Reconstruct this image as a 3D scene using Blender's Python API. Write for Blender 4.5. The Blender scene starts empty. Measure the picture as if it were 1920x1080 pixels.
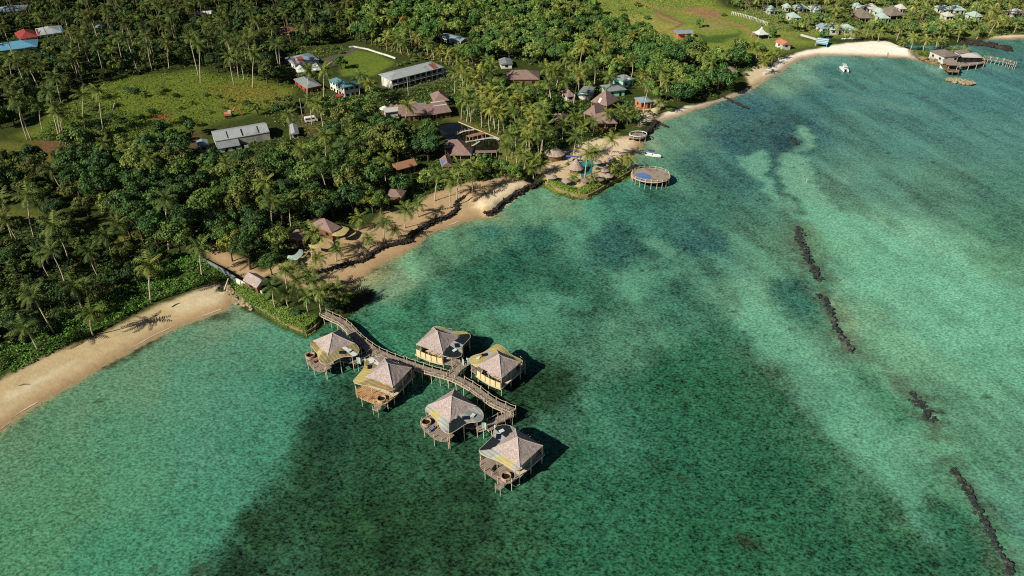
import bpy, math, random
import numpy as np
from mathutils import Vector, Matrix
random.seed(7)
rng = np.random.default_rng(11)
SC = bpy.context.scene
COL = SC.collection
R = math.radians
# ------------------------------------------------------------------ camera
F_PX, PITCH, CAM_H = 1400.0, R(35.0), 124.0
CP, SP = math.cos(PITCH), math.sin(PITCH)
def P(px, py, z=0.0):
    """ground point (height z) that the photograph shows at a pixel of the 1920x1080 frame"""
    dx, dy = (px - 960) / F_PX, (540 - py) / F_PX
    d = (dx, CP + dy * SP, -SP + dy * CP)
    t = (z - CAM_H) / d[2]
    return np.array([d[0] * t, d[1] * t, z])
def proj(p):
    p = np.asarray(p, float)
    x, y, z = p[..., 0], p[..., 1], p[..., 2] - CAM_H
    dep = y * CP - z * SP
    up = y * SP + z * CP
    return np.stack([960 + F_PX * x / dep, 540 - F_PX * up / dep, dep], -1)
def lin(c):
    out = []
    for v in c:
        v = v / 255.0
        out.append(v / 12.92 if v <= 0.04045 else ((v + 0.055) / 1.055) ** 2.4)
    return tuple(out)
# ------------------------------------------------------------------ scene-graph helpers
def tag(o, label=None, cat=None, group=None, kind=None):
    if label: o['label'] = label
    if cat: o['category'] = cat
    if group: o['group'] = group
    if kind: o['kind'] = kind
    return o
def thing(name, label, cat, loc=(0, 0, 0), rz=0.0, group=None):
    o = bpy.data.objects.new(name, None)
    o.empty_display_size = 0.5
    COL.objects.link(o)
    o.location = loc
    o.rotation_euler = (0, 0, rz)
    return tag(o, label, cat, group)
class MB:
    def __init__(s): s.v, s.f = [], []
    def add(s, vs, fs):
        n = len(s.v)
        s.v += [tuple(float(c) for c in v) for v in vs]
        s.f += [tuple(i + n for i in f) for f in fs]
        return s
    def box(s, c, d, rz=0.0):
        x, y, z = d[0] / 2, d[1] / 2, d[2] / 2
        ca, sa = math.cos(rz), math.sin(rz)
        vs = [(c[0] + a * x * ca - b * y * sa, c[1] + a * x * sa + b * y * ca, c[2] + e * z)
              for e in (-1, 1) for a, b in ((-1, -1), (1, -1), (1, 1), (-1, 1))]
        return s.add(vs, [(3, 2, 1, 0), (4, 5, 6, 7), (0, 1, 5, 4), (1, 2, 6, 5), (2, 3, 7, 6), (3, 0, 4, 7)])
    def bar(s, p, q, r, r2=None, n=6):
        p, q = Vector(p), Vector(q)
        r2 = r if r2 is None else r2
        d = (q - p).normalized()
        a = d.orthogonal().normalized(); b = d.cross(a)
        vs = []
        for c, rr in ((p, r), (q, r2)):
            for k in range(n):
                t = 2 * math.pi * k / n
                vs.append(c + (a * math.cos(t) + b * math.sin(t)) * rr)
        fs = [(k, (k + 1) % n, n + (k + 1) % n, n + k) for k in range(n)]
        fs += [tuple(range(n - 1, -1, -1)), tuple(range(n, 2 * n))]
        return s.add(vs, fs)
    def path(s, pts, radii, n=6):
        pts = [Vector(p) for p in pts]
        vs, fs = [], []
        for i, p in enumerate(pts):
            d = (pts[min(i + 1, len(pts) - 1)] - pts[max(i - 1, 0)]).normalized()
            a = d.cross(Vector((0.31, 0.94, 0.13))).normalized(); b = d.cross(a)
            for k in range(n):
                t = 2 * math.pi * k / n
                vs.append(p + (a * math.cos(t) + b * math.sin(t)) * radii[i])
        for i in range(len(pts) - 1):
            for k in range(n):
                fs.append((i * n + k, i * n + (k + 1) % n, (i + 1) * n + (k + 1) % n, (i + 1) * n + k))
        fs.append(tuple(range(n - 1, -1, -1)))
        m = (len(pts) - 1) * n
        fs.append(tuple(range(m, m + n)))
        return s.add(vs, fs)
    def prism(s, pts, z0, z1):
        n = len(pts)
        a = sum(pts[i][0] * pts[(i + 1) % n][1] - pts[(i + 1) % n][0] * pts[i][1] for i in range(n))
        if a < 0: pts = list(pts)[::-1]
        vs = [(p[0], p[1], z0) for p in pts] + [(p[0], p[1], z1) for p in pts]
        fs = [tuple(range(n - 1, -1, -1)), tuple(range(n, 2 * n))]
        fs += [(i, (i + 1) % n, n + (i + 1) % n, n + i) for i in range(n)]
        return s.add(vs, fs)
    def strip(s, A, B, th):
        """slab between two polylines A and B (lists of 3d points), thickness th downwards"""
        n = len(A)
        vs = list(A) + list(B) + [(p[0], p[1], p[2] - th) for p in A] + [(p[0], p[1], p[2] - th) for p in B]
        fs = []
        for i in range(n - 1):
            fs += [(i, i + 1, n + i + 1, n + i), (2 * n + i, 3 * n + i, 3 * n + i + 1, 2 * n + i + 1),
                   (n + i, n + i + 1, 3 * n + i + 1, 3 * n + i), (i + 1, i, 2 * n + i, 2 * n + i + 1)]
        fs += [(0, n, 3 * n, 2 * n), (n - 1, 3 * n - 1, 4 * n - 1, 2 * n - 1)]
        return s.add(vs, fs)
    def roof(s, L, W, z, rise, kind, th=0.18, c=(0, 0)):
        """roof body over the L x W eave rectangle at height z"""
        x, y = L / 2, W / 2
        if kind == 'flat':
            return s.box((c[0], c[1], z + th / 2), (L, W, th))
        if kind == 'shed':
            e = [(-x, -y, z), (x, -y, z), (x, y, z + rise), (-x, y, z + rise)]
            vs = [(p[0] + c[0], p[1] + c[1], p[2] - th) for p in e] + [(p[0] + c[0], p[1] + c[1], p[2]) for p in e]
            return s.add(vs, [(3, 2, 1, 0), (4, 5, 6, 7), (0, 1, 5, 4), (1, 2, 6, 5), (2, 3, 7, 6), (3, 0, 4, 7)])
        along = L >= W
        half = abs(L - W) / 2 if kind == 'hip' else (max(L, W) / 2 if kind == 'gable' else 0.12)
        r = [(-half, 0), (half, 0)] if along else [(0, -half), (0, half)]
        vs = [(-x, -y, z - th), (x, -y, z - th), (x, y, z - th), (-x, y, z - th), (-x, -y, z), (x, -y, z), (x, y, z), (-x, y, z)]
        vs += [(p[0], p[1], z + rise) for p in r]
        vs = [(v[0] + c[0], v[1] + c[1], v[2]) for v in vs]
        fs = [(3, 2, 1, 0), (0, 1, 5, 4), (1, 2, 6, 5), (2, 3, 7, 6), (3, 0, 4, 7)]
        if along: fs += [(4, 5, 9, 8), (5, 6, 9), (6, 7, 8, 9), (7, 4, 8)]
        else: fs += [(4, 5, 8), (5, 6, 9, 8), (6, 7, 9), (7, 4, 8, 9)]
        return s.add(vs, fs)
    def cone(s, c, r, h, n=12, th=0.15, top=0.05):
        vs = [(c[0] + r * math.cos(2 * math.pi * k / n), c[1] + r * math.sin(2 * math.pi * k / n), c[2] - th) for k in range(n)]
        vs += [(c[0] + r * math.cos(2 * math.pi * k / n), c[1] + r * math.sin(2 * math.pi * k / n), c[2]) for k in range(n)]
        vs += [(c[0] + top * math.cos(2 * math.pi * k / n), c[1] + top * math.sin(2 * math.pi * k / n), c[2] + h) for k in range(n)]
        fs = [tuple(range(n - 1, -1, -1)), tuple(range(2 * n, 3 * n))]
        for q in (0, n):
            fs += [(q + k, q + (k + 1) % n, q + n + (k + 1) % n, q + n + k) for k in range(n)]
        return s.add(vs, fs)
    def rock(s, c, r, flat=0.7):
        t = (1 + 5 ** 0.5) / 2
        base = [(-1, t, 0), (1, t, 0), (-1, -t, 0), (1, -t, 0), (0, -1, t), (0, 1, t), (0, -1, -t), (0, 1, -t), (t, 0, -1), (t, 0, 1), (-t, 0, -1), (-t, 0, 1)]
        fs = [(0, 11, 5), (0, 5, 1), (0, 1, 7), (0, 7, 10), (0, 10, 11), (1, 5, 9), (5, 11, 4), (11, 10, 2), (10, 7, 6), (7, 1, 8), (3, 9, 4), (3, 4, 2), (3, 2, 6), (3, 6, 8), (3, 8, 9), (4, 9, 5), (2, 4, 11), (6, 2, 10), (8, 6, 7), (9, 8, 1)]
        a = random.random() * 6.28
        ca, sa = math.cos(a), math.sin(a)
        sx, sy = random.uniform(0.75, 1.3), random.uniform(0.75, 1.2)
        vs = []
        for p in base:
            k = r / 1.9 * random.uniform(0.75, 1.2)
            x, y = p[0] * k * sx, p[1] * k * sy
            vs.append((c[0] + x * ca - y * sa, c[1] + x * sa + y * ca, c[2] + p[2] * k * flat))
        return s.add(vs, fs)
    def build(s, name, mat, parent=None, smooth=False):
        me = bpy.data.meshes.new(name)
        me.from_pydata(s.v, [], s.f)
        me.update()
        if smooth: me.shade_smooth()
        if mat: me.materials.append(mat)
        o = bpy.data.objects.new(name, me)
        COL.objects.link(o)
        if parent is not None: o.parent = parent
        return o
def np_mesh(name, verts, faces, k, mat, attrs=None, parent=None, smooth=False, link=True):
    me = bpy.data.meshes.new(name)
    nv, nf = len(verts), len(faces)
    me.vertices.add(nv)
    me.vertices.foreach_set('co', np.ascontiguousarray(verts, np.float32).ravel())
    me.loops.add(nf * k)
    me.loops.foreach_set('vertex_index', np.ascontiguousarray(faces, np.int32).ravel())
    me.polygons.add(nf)
    me.polygons.foreach_set('loop_start', np.arange(0, nf * k, k, dtype=np.int32))
    me.polygons.foreach_set('loop_total', np.full(nf, k, np.int32))
    if smooth: me.polygons.foreach_set('use_smooth', np.ones(nf, bool))
    me.update(calc_edges=True)
    for nm, arr in (attrs or {}).items():
        if arr.ndim == 2:
            a = me.attributes.new(nm, 'FLOAT_COLOR', 'POINT')
            a.data.foreach_set('color', np.ascontiguousarray(np.concatenate([arr, np.ones((nv, 1))], 1), np.float32).ravel())
        else:
            a = me.attributes.new(nm, 'FLOAT', 'POINT')
            a.data.foreach_set('value', np.ascontiguousarray(arr, np.float32))
    for m in (mat if isinstance(mat, (list, tuple)) else [mat]):
        me.materials.append(m)
    if not link: return me
    o = bpy.data.objects.new(name, me)
    COL.objects.link(o)
    if parent is not None: o.parent = parent
    return o
# ------------------------------------------------------------------ materials
class NT:
    def __init__(s, name):
        s.m = bpy.data.materials.new(name); s.m.use_nodes = True
        s.t = s.m.node_tree; s.t.nodes.clear()
        s.out = s.n('ShaderNodeOutputMaterial')
    def n(s, typ, **kw):
        nd = s.t.nodes.new(typ)
        for k, v in kw.items(): setattr(nd, k, v)
        return nd
    def l(s, a, b): s.t.links.new(a, b)
    def noise(s, vec, scale, detail=3, rough=0.55, dist=0.0):
        nd = s.n('ShaderNodeTexNoise')
        nd.inputs['Scale'].default_value = scale; nd.inputs['Detail'].default_value = detail
        nd.inputs['Roughness'].default_value = rough; nd.inputs['Distortion'].default_value = dist
        if vec is not None: s.l(vec, nd.inputs['Vector'])
        return nd.outputs['Fac']
    def mr(s, v, a, b, c, d, smooth=False):
        nd = s.n('ShaderNodeMapRange')
        if smooth: nd.interpolation_type = 'SMOOTHSTEP'
        for i, x in zip(('From Min', 'From Max', 'To Min', 'To Max'), (a, b, c, d)):
            if hasattr(x, 'is_output'): s.l(x, nd.inputs[i])
            else: nd.inputs[i].default_value = x
        s.l(v, nd.inputs['Value'])
        return nd.outputs['Result']
    def math(s, op, a, b=None, clamp=False):
        nd = s.n('ShaderNodeMath', operation=op); nd.use_clamp = clamp
        for i, x in enumerate((a, b)):
            if x is None: continue
            if hasattr(x, 'is_output'): s.l(x, nd.inputs[i])
            else: nd.inputs[i].default_value = x
        return nd.outputs[0]
    def mix(s, f, a, b, blend='MIX'):
        nd = s.n('ShaderNodeMix', data_type='RGBA', blend_type=blend)
        for i, x in ((0, f), (6, a), (7, b)):
            if hasattr(x, 'is_output'): s.l(x, nd.inputs[i])
            elif i == 0: nd.inputs[i].default_value = x
            else: nd.inputs[i].default_value = tuple(x) + (1,) if len(x) == 3 else x
        return nd.outputs[2]
    def scale(s, colr, f):
        """colour multiplied by a factor socket"""
        nd = s.n('ShaderNodeVectorMath', operation='SCALE')
        if hasattr(colr, 'is_output'): s.l(colr, nd.inputs[0])
        else: nd.inputs[0].default_value = tuple(colr)[:3]
        if hasattr(f, 'is_output'): s.l(f, nd.inputs['Scale'])
        else: nd.inputs['Scale'].default_value = f
        return nd.outputs[0]
    def obj(s): return s.n('ShaderNodeTexCoord').outputs['Object']
    def gen(s): return s.n('ShaderNodeNewGeometry').outputs['Position']
    def attr(s, nm, typ='Color'):
        nd = s.n('ShaderNodeAttribute'); nd.attribute_name = nm
        return nd.outputs[typ]
    def map(s, vec, sc, rot=(0, 0, 0)):
        nd = s.n('ShaderNodeMapping'); s.l(vec, nd.inputs['Vector'])
        nd.inputs['Scale'].default_value = sc; nd.inputs['Rotation'].default_value = rot
        return nd.outputs[0]
    def bump(s, h, strength, dist):
        nd = s.n('ShaderNodeBump'); nd.inputs['Strength'].default_value = strength; nd.inputs['Distance'].default_value = dist
        s.l(h, nd.inputs['Height'])
        return nd.outputs[0]
    def princ(s, colr, rough=0.8, spec=0.3, metal=0.0, normal=None):
        p = s.n('ShaderNodeBsdfPrincipled')
        if hasattr(colr, 'is_output'): s.l(colr, p.inputs['Base Color'])
        else: p.inputs['Base Color'].default_value = tuple(colr)[:3] + (1,)
        p.inputs['Roughness'].default_value = rough; p.inputs['Metallic'].default_value = metal
        p.inputs['Specular IOR Level'].default_value = spec
        if normal is not None: s.l(normal, p.inputs['Normal'])
        s.l(p.outputs[0], s.out.inputs['Surface'])
        return p
def mat(name, rgb, rough=0.8, var=0.3, scale=2.0, spec=0.3, metal=0.0, stripe=None, bump=0.0, patch=None):
    """weathered surface: base colour broken by two sizes of noise, optional stripes (axis, per metre, depth) and stain colour"""
    t = NT(name); v = t.obj(); c = lin(rgb)
    n = t.math('ADD', t.math('MULTIPLY', t.noise(v, scale, 4), 0.6), t.math('MULTIPLY', t.noise(v, scale * 7, 2), 0.4))
    f = t.mr(n, 0.3, 0.7, 1 - var, 1 + var)
    colr = t.scale(c, f)
    h = n
    if patch:
        k = t.mr(t.noise(v, scale * 0.35, 5, 0.65), 0.52, 0.66, 0, 1, True)
        colr = t.mix(k, colr, t.scale(lin(patch), f))
    if stripe:
        w = t.n('ShaderNodeTexWave', wave_type='BANDS', bands_direction=stripe[0], wave_profile='SAW' if len(stripe) > 3 else 'SIN')
        w.inputs['Scale'].default_value = stripe[1] * 0.314; w.inputs['Distortion'].default_value = 0.3
        t.l(v, w.inputs['Vector'])
        colr = t.scale(colr, t.mr(w.outputs['Fac'], 0, 1, 1 - stripe[2], 1 + stripe[2] * 0.5))
        h = w.outputs['Fac']
    nm = t.bump(h, bump, 0.08) if bump else None
    t.princ(colr, rough, spec, metal, nm)
    return t.m
# ------------------------------------------------------------------ shoreline (pixel of the waterline, bank slope)
SHORE = [(-700,1240,.1),(-150,888,.1),(0,797,.1),(92,741,.1),(130,717),(200,677),(260,644),(330,609),(390,588),(425,575,.1),
 (436,556,1.2),(455,566,2),(500,592,2),(539,614,2),(575,627,2),(590,618,2),(604,599,2),(637,591,1.2),(650,590,.9),(689,563,.9),(695,550,.9),(686,543,.9),(664,553,.25),
 (655,545,.08),(668,523,.08),(692,508,.08),(716,488,.08),(748,475,.08),(775,458,.08),(796,441,.08),(832,423,.08),(866,413,.08),(892,406,.1),(908,406,.8),(927,402,.8),(938,387,.8),(960,371,.8),(985,356,.8),(1010,346,.8),(1023,346,2),
 (1050,361,2),(1083,372,2),(1101,371,2),(1118,363,2),(1145,346,2),(1172,332,2),(1184,323,2),(1190,311,.6),(1180,300,.1),(1180,292,.1),(1192,277,.08),(1203,263,.08),(1212,252,.5),(1227,237,.6),
 (1232,227,.12),(1272,215,.1),(1310,200,.1),(1350,186,.1),(1372,180,.1),(1395,172,.1),(1422,156,.1),(1440,143,.1),(1458,136,.1),(1474,122,.1),(1501,108.5,.1),(1535,102,.1),(1575,102.5,.1),(1630,104.5,.1),(1670,106,.1),(1700,107.5,.1),
 (1723,112,.15),(1752,121,.4),(1766,122,.6),(1800,123,.6),(1842,117,.6),(1845,108,.6),(1815,95,.4),(1790,92.5,.3),(1752,94,.3),(1717,94,.3),(1700,90,.3),(1690,86,.3),(1700,81.5,.3),
 (1746,82.8,.3),(1799,83,.3),(1815,76,.15),(1854,73,.08),(1895,72,.08),(1920,70,.08),(2050,58,.08),(2300,20,.1),(2300,-230,.1),(-900,-230,.1),(-1900,200,.1),(-2600,1240,.1)]
_sp, _sl, _ls = [], [], .1
for s_ in SHORE:
    if len(s_) > 2: _ls = s_[2]
    _sp.append(P(s_[0], s_[1])[:2]); _sl.append(_ls)
SHP, SHS = np.array(_sp), np.array(_sl)
def poly_sd(pts, q, slopes=None):
    """signed distance (inside > 0) of points q to a closed polygon, and the slope of the nearest edge"""
    q = np.asarray(q, float)
    best = np.full(len(q), 1e18); inside = np.zeros(len(q), bool); sl = np.full(len(q), .1)
    n = len(pts)
    for i in range(n):
        a, b = pts[i], pts[(i + 1) % n]
        ab = b - a
        t = np.clip(((q - a) @ ab) / max(ab @ ab, 1e-9), 0, 1)
        d = ((q - a - t[:, None] * ab) ** 2).sum(1)
        m = d < best
        best = np.where(m, d, best)
        if slopes is not None: sl = np.where(m, slopes[i], sl)
        c = (a[1] > q[:, 1]) != (b[1] > q[:, 1])
        if c.any():
            xx = (b[0] - a[0]) * (q[:, 1] - a[1]) / (b[1] - a[1] + 1e-12) + a[0]
            inside ^= c & (q[:, 0] < xx)
    d = np.sqrt(best)
    return np.where(inside, d, -d), sl
def vnoise(x, y, seed):
    """smooth value noise, lattice 1 m"""
    xi, yi = np.floor(x).astype(np.int64), np.floor(y).astype(np.int64)
    fx, fy = x - xi, y - yi
    fx, fy = fx * fx * (3 - 2 * fx), fy * fy * (3 - 2 * fy)
    def h(a, b):
        n = (a * 374761393 + b * 668265263 + seed * 974711) & 0x7fffffff
        n = ((n ^ (n >> 13)) * 1274126177) & 0x7fffffff
        return ((n ^ (n >> 16)) & 0xffff) / 65535.0
    return (h(xi, yi) * (1 - fx) + h(xi + 1, yi) * fx) * (1 - fy) + (h(xi, yi + 1) * (1 - fx) + h(xi + 1, yi + 1) * fx) * fy
def fbm(x, y, s, seed, o=4):
    t, a, k = 0, .5, 1 / s
    for i in range(o):
        t = t + a * vnoise(x * k + 17 * i, y * k - 9 * i, seed + i); a *= .5; k *= 2.03
    return t / (1 - .5 ** o)
def height(q, full=False):
    q = np.asarray(q, float)
    w = np.stack([fbm(q[:, 0], q[:, 1], 6, 91, 3) - .5, fbm(q[:, 0], q[:, 1], 6, 47, 3) - .5], 1)
    d, sl = poly_sd(SHP, q + w * 1.6, SHS)
    land = np.minimum(1.7, sl * np.maximum(d, 0)) + np.clip((d - 40) * .006, 0, 1.5)
    sea = -np.minimum(.6, .08 * np.maximum(-d, 0) + .02)
    h = np.where(d > 0, land, sea)
    return (h, d) if full else h
def G(px, py, dz=0.0):
    """point on the terrain seen at a pixel"""
    p = P(px, py, 1.6)
    for _ in range(3):
        p = P(px, py, float(height(p[None, :2])[0]) + dz)
    return p
def Gz(xy): return float(height(np.array([[xy[0], xy[1]]]))[0])
# ------------------------------------------------------------------ what the sea bed looks like, place by place
SEA = '''20,830,100,142,106 60,865,84,146,110 150,765,102,148,113 250,685,106,150,116 330,645,102,147,115 425,603,98,142,113 200,810,80,148,114 350,720,84,152,122 480,640,80,148,120 540,690,58,136,108 450,760,74,148,120 520,745,60,142,114 565,725,30,110,92
100,950,82,147,108 250,900,77,152,116 400,850,74,148,120 485,845,62,142,114 30,1060,77,146,106 200,1040,62,146,112 330,1000,62,144,112 420,925,66,146,118 385,1000,62,142,112 -200,1000,110,145,105 -100,1150,75,145,105 250,1200,50,140,110
480,970,24,68,44 430,1065,20,60,40 560,900,24,72,48 600,825,18,66,48 640,760,24,72,52 700,850,24,78,54 700,1000,24,76,48 850,950,24,72,48 850,1060,24,72,48 1000,1000,30,92,64 1050,900,36,100,76 1100,830,45,115,92 1130,825,62,142,120 1000,730,24,68,44 920,655,28,82,58 700,1150,24,72,48 1000,1150,28,85,58
640,612,24,104,76 720,640,30,120,92 700,595,36,126,98 760,600,30,112,84 720,540,108,148,118 780,505,86,150,118 850,462,78,146,114 695,522,138,142,106 850,560,45,130,106 800,575,25,100,76 950,600,50,130,102 900,520,25,104,80 950,500,20,95,76 1000,445,25,100,86 900,440,52,136,112 900,418,110,148,115
980,400,78,146,116 1060,385,84,138,108 1120,390,50,140,116 1170,370,40,125,106 1080,430,60,140,116 1050,520,25,95,76 1100,560,30,95,76 1040,560,50,125,102 1150,450,30,95,86 1240,380,35,110,96 1230,440,40,115,102 1300,450,35,100,96 1300,340,62,132,112 1250,300,74,138,116 1212,272,124,156,126 1270,250,88,148,122
1330,300,50,116,106 1350,240,55,120,112 1300,232,84,142,122 1400,200,45,110,112 1460,146,98,150,126 1520,122,108,165,138 1600,122,70,138,122 1700,127,60,130,118 1450,220,50,110,106 1550,180,40,110,112 1650,180,50,116,112 1750,200,50,116,112 1860,180,45,120,122 1900,110,40,116,118 1700,250,62,126,116 1850,260,66,130,120 1600,230,66,126,112 1560,128,62,130,122
1505,245,48,112,110 1490,275,48,110,106 1480,305,50,112,104 1420,300,44,108,102 1440,340,46,112,102 1470,380,56,122,104 1530,300,70,134,116 1340,320,48,112,104 1380,260,38,102,104 1390,332,45,114,106 1350,380,50,125,106 1400,440,66,130,110 1450,470,70,130,106 1478,268,36,78,84 1440,250,45,105,100
1560,330,80,136,116 1650,330,74,130,110 1750,350,70,130,110 1880,350,60,130,112 1600,420,96,166,136 1700,450,96,170,142 1800,520,96,175,146 1750,600,90,166,136 1880,600,86,166,136 1650,520,90,166,136 1550,450,96,160,126 1620,580,90,152,122 1700,680,86,156,126 1850,700,76,150,122 1900,420,60,130,106 1880,480,76,146,116
1200,520,60,136,112 1150,640,60,130,106 1280,560,40,110,92 1300,500,56,126,106 1400,540,82,152,126 1420,580,86,156,126 1350,620,35,105,82 1450,620,80,150,122 1500,565,38,108,92 1250,700,35,100,76 1330,740,35,98,70 1430,700,44,92,70 1500,730,58,102,80 1550,680,82,150,122 1580,740,56,136,106 1650,770,45,126,96 1750,760,76,150,122 1680,850,70,146,116 1600,830,76,146,116 1560,870,60,126,96 1650,930,76,142,112
1700,1000,56,116,86 1600,950,38,98,74 1500,880,34,100,76 1400,900,30,90,66 1300,850,35,105,82 1250,950,35,100,76 1300,1050,30,95,66 1450,1030,35,98,70 1600,1060,34,94,70 1750,1060,34,94,70 1820,1000,40,110,82 1800,900,60,136,106 1780,830,70,146,116 1890,800,72,146,122 1900,950,66,146,122 1860,900,66,140,116 1500,1180,34,94,70 1950,1080,60,140,112 2050,500,80,150,122 2050,800,70,146,120 2050,250,55,125,115'''
SEAP = np.array([[float(v) for v in s.split(',')] for s in SEA.split()])
def poly_w0(pp): return np.array([P(a, b)[:2] for a, b in pp])
SEAPLOTS = [((124, 172, 146), 3, .85, [(1500, 232), (1516, 240), (1517, 268), (1500, 286), (1516, 304), (1532, 342), (1560, 380), (1610, 420), (1600, 450), (1530, 420), (1495, 380), (1472, 335), (1461, 301), (1478, 284), (1492, 266)]),
 ((116, 168, 144), 2.5, .85, [(1385, 291), (1437, 276), (1442, 318), (1450, 345), (1485, 380), (1500, 410), (1478, 400), (1440, 360), (1407, 327)]),
 ((46, 84, 88), 4, .7, [(1470, 258), (1488, 252), (1496, 264), (1482, 280), (1466, 276)]),
 ((112, 152, 136), 4, .45, [(1555, 163), (1600, 172), (1690, 194), (1770, 214), (1760, 220), (1680, 204), (1590, 184)]),
 ((104, 156, 130), 3, .72, [(1203, 442), (1230, 445), (1284, 466), (1262, 474), (1220, 460)]), ((104, 156, 130), 3, .72, [(1372, 434), (1410, 445), (1438, 472), (1480, 520), (1440, 500), (1395, 465)]), ((98, 150, 128), 3, .72, [(1322, 470), (1380, 484), (1436, 508), (1420, 516), (1350, 490)]),
 ((92, 150, 126), 3, .72, [(1228, 506), (1262, 500), (1270, 520), (1240, 530)]), ((98, 156, 134), 2.5, .72, [(1104, 816), (1130, 822), (1140, 835), (1120, 838), (1100, 828)]), ((98, 152, 134), 2.5, .72, [(1150, 832), (1185, 828), (1188, 840), (1160, 845)]),
 ((84, 146, 124), 3, .72, [(900, 575), (960, 570), (1010, 590), (990, 610), (930, 600)]), ((88, 148, 126), 4, .72, [(1020, 545), (1080, 552), (1120, 575), (1070, 570)]), ((36, 92, 84), 5, .55, [(890, 430), (930, 420), (955, 432), (930, 446), (900, 446)]),
 ((120, 168, 140), 4, .45, [(1380, 545), (1440, 555), (1470, 600), (1520, 660), (1490, 650), (1430, 600)]), ((120, 172, 146), 5, .45, [(1560, 690), (1640, 740), (1700, 800), (1740, 860), (1700, 850), (1620, 790)]),
 ((84, 104, 80), 6, .5, [(1400, 690), (1450, 685), (1530, 715), (1560, 750), (1500, 760), (1420, 730)]), ((52, 112, 100), 4, .5, [(1545, 125), (1600, 128), (1610, 140), (1560, 140)]), ((44, 118, 96), 4, .5, [(1495, 545), (1530, 560), (1560, 610), (1590, 650), (1560, 640), (1510, 590)]),
 ((112, 178, 150), 5, .45, [(1500, 375), (1600, 400), (1760, 470), (1930, 560), (1930, 730), (1800, 690), (1680, 600), (1560, 500)]), ((108, 172, 146), 4, .5, [(1395, 540), (1480, 600), (1565, 690), (1665, 800), (1745, 930), (1775, 1015), (1725, 1005), (1640, 905), (1540, 795), (1450, 680), (1385, 600)]),
 ((34, 92, 66), 4, .58, [(1120, 720), (1330, 640), (1430, 690), (1535, 810), (1640, 920), (1700, 1010), (1745, 1100), (1000, 1100), (1040, 900)]), ((40, 100, 76), 4, .5, [(1745, 960), (1800, 940), (1850, 1010), (1880, 1090), (1780, 1090)]),
 ((140, 160, 128), 3, .6, [(1540, 550), (1570, 556), (1605, 610), (1612, 655), (1590, 660), (1560, 610)])]
def poly_w(pp): return np.array([P(a, b, 1.0)[:2] for a, b in pp])
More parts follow.
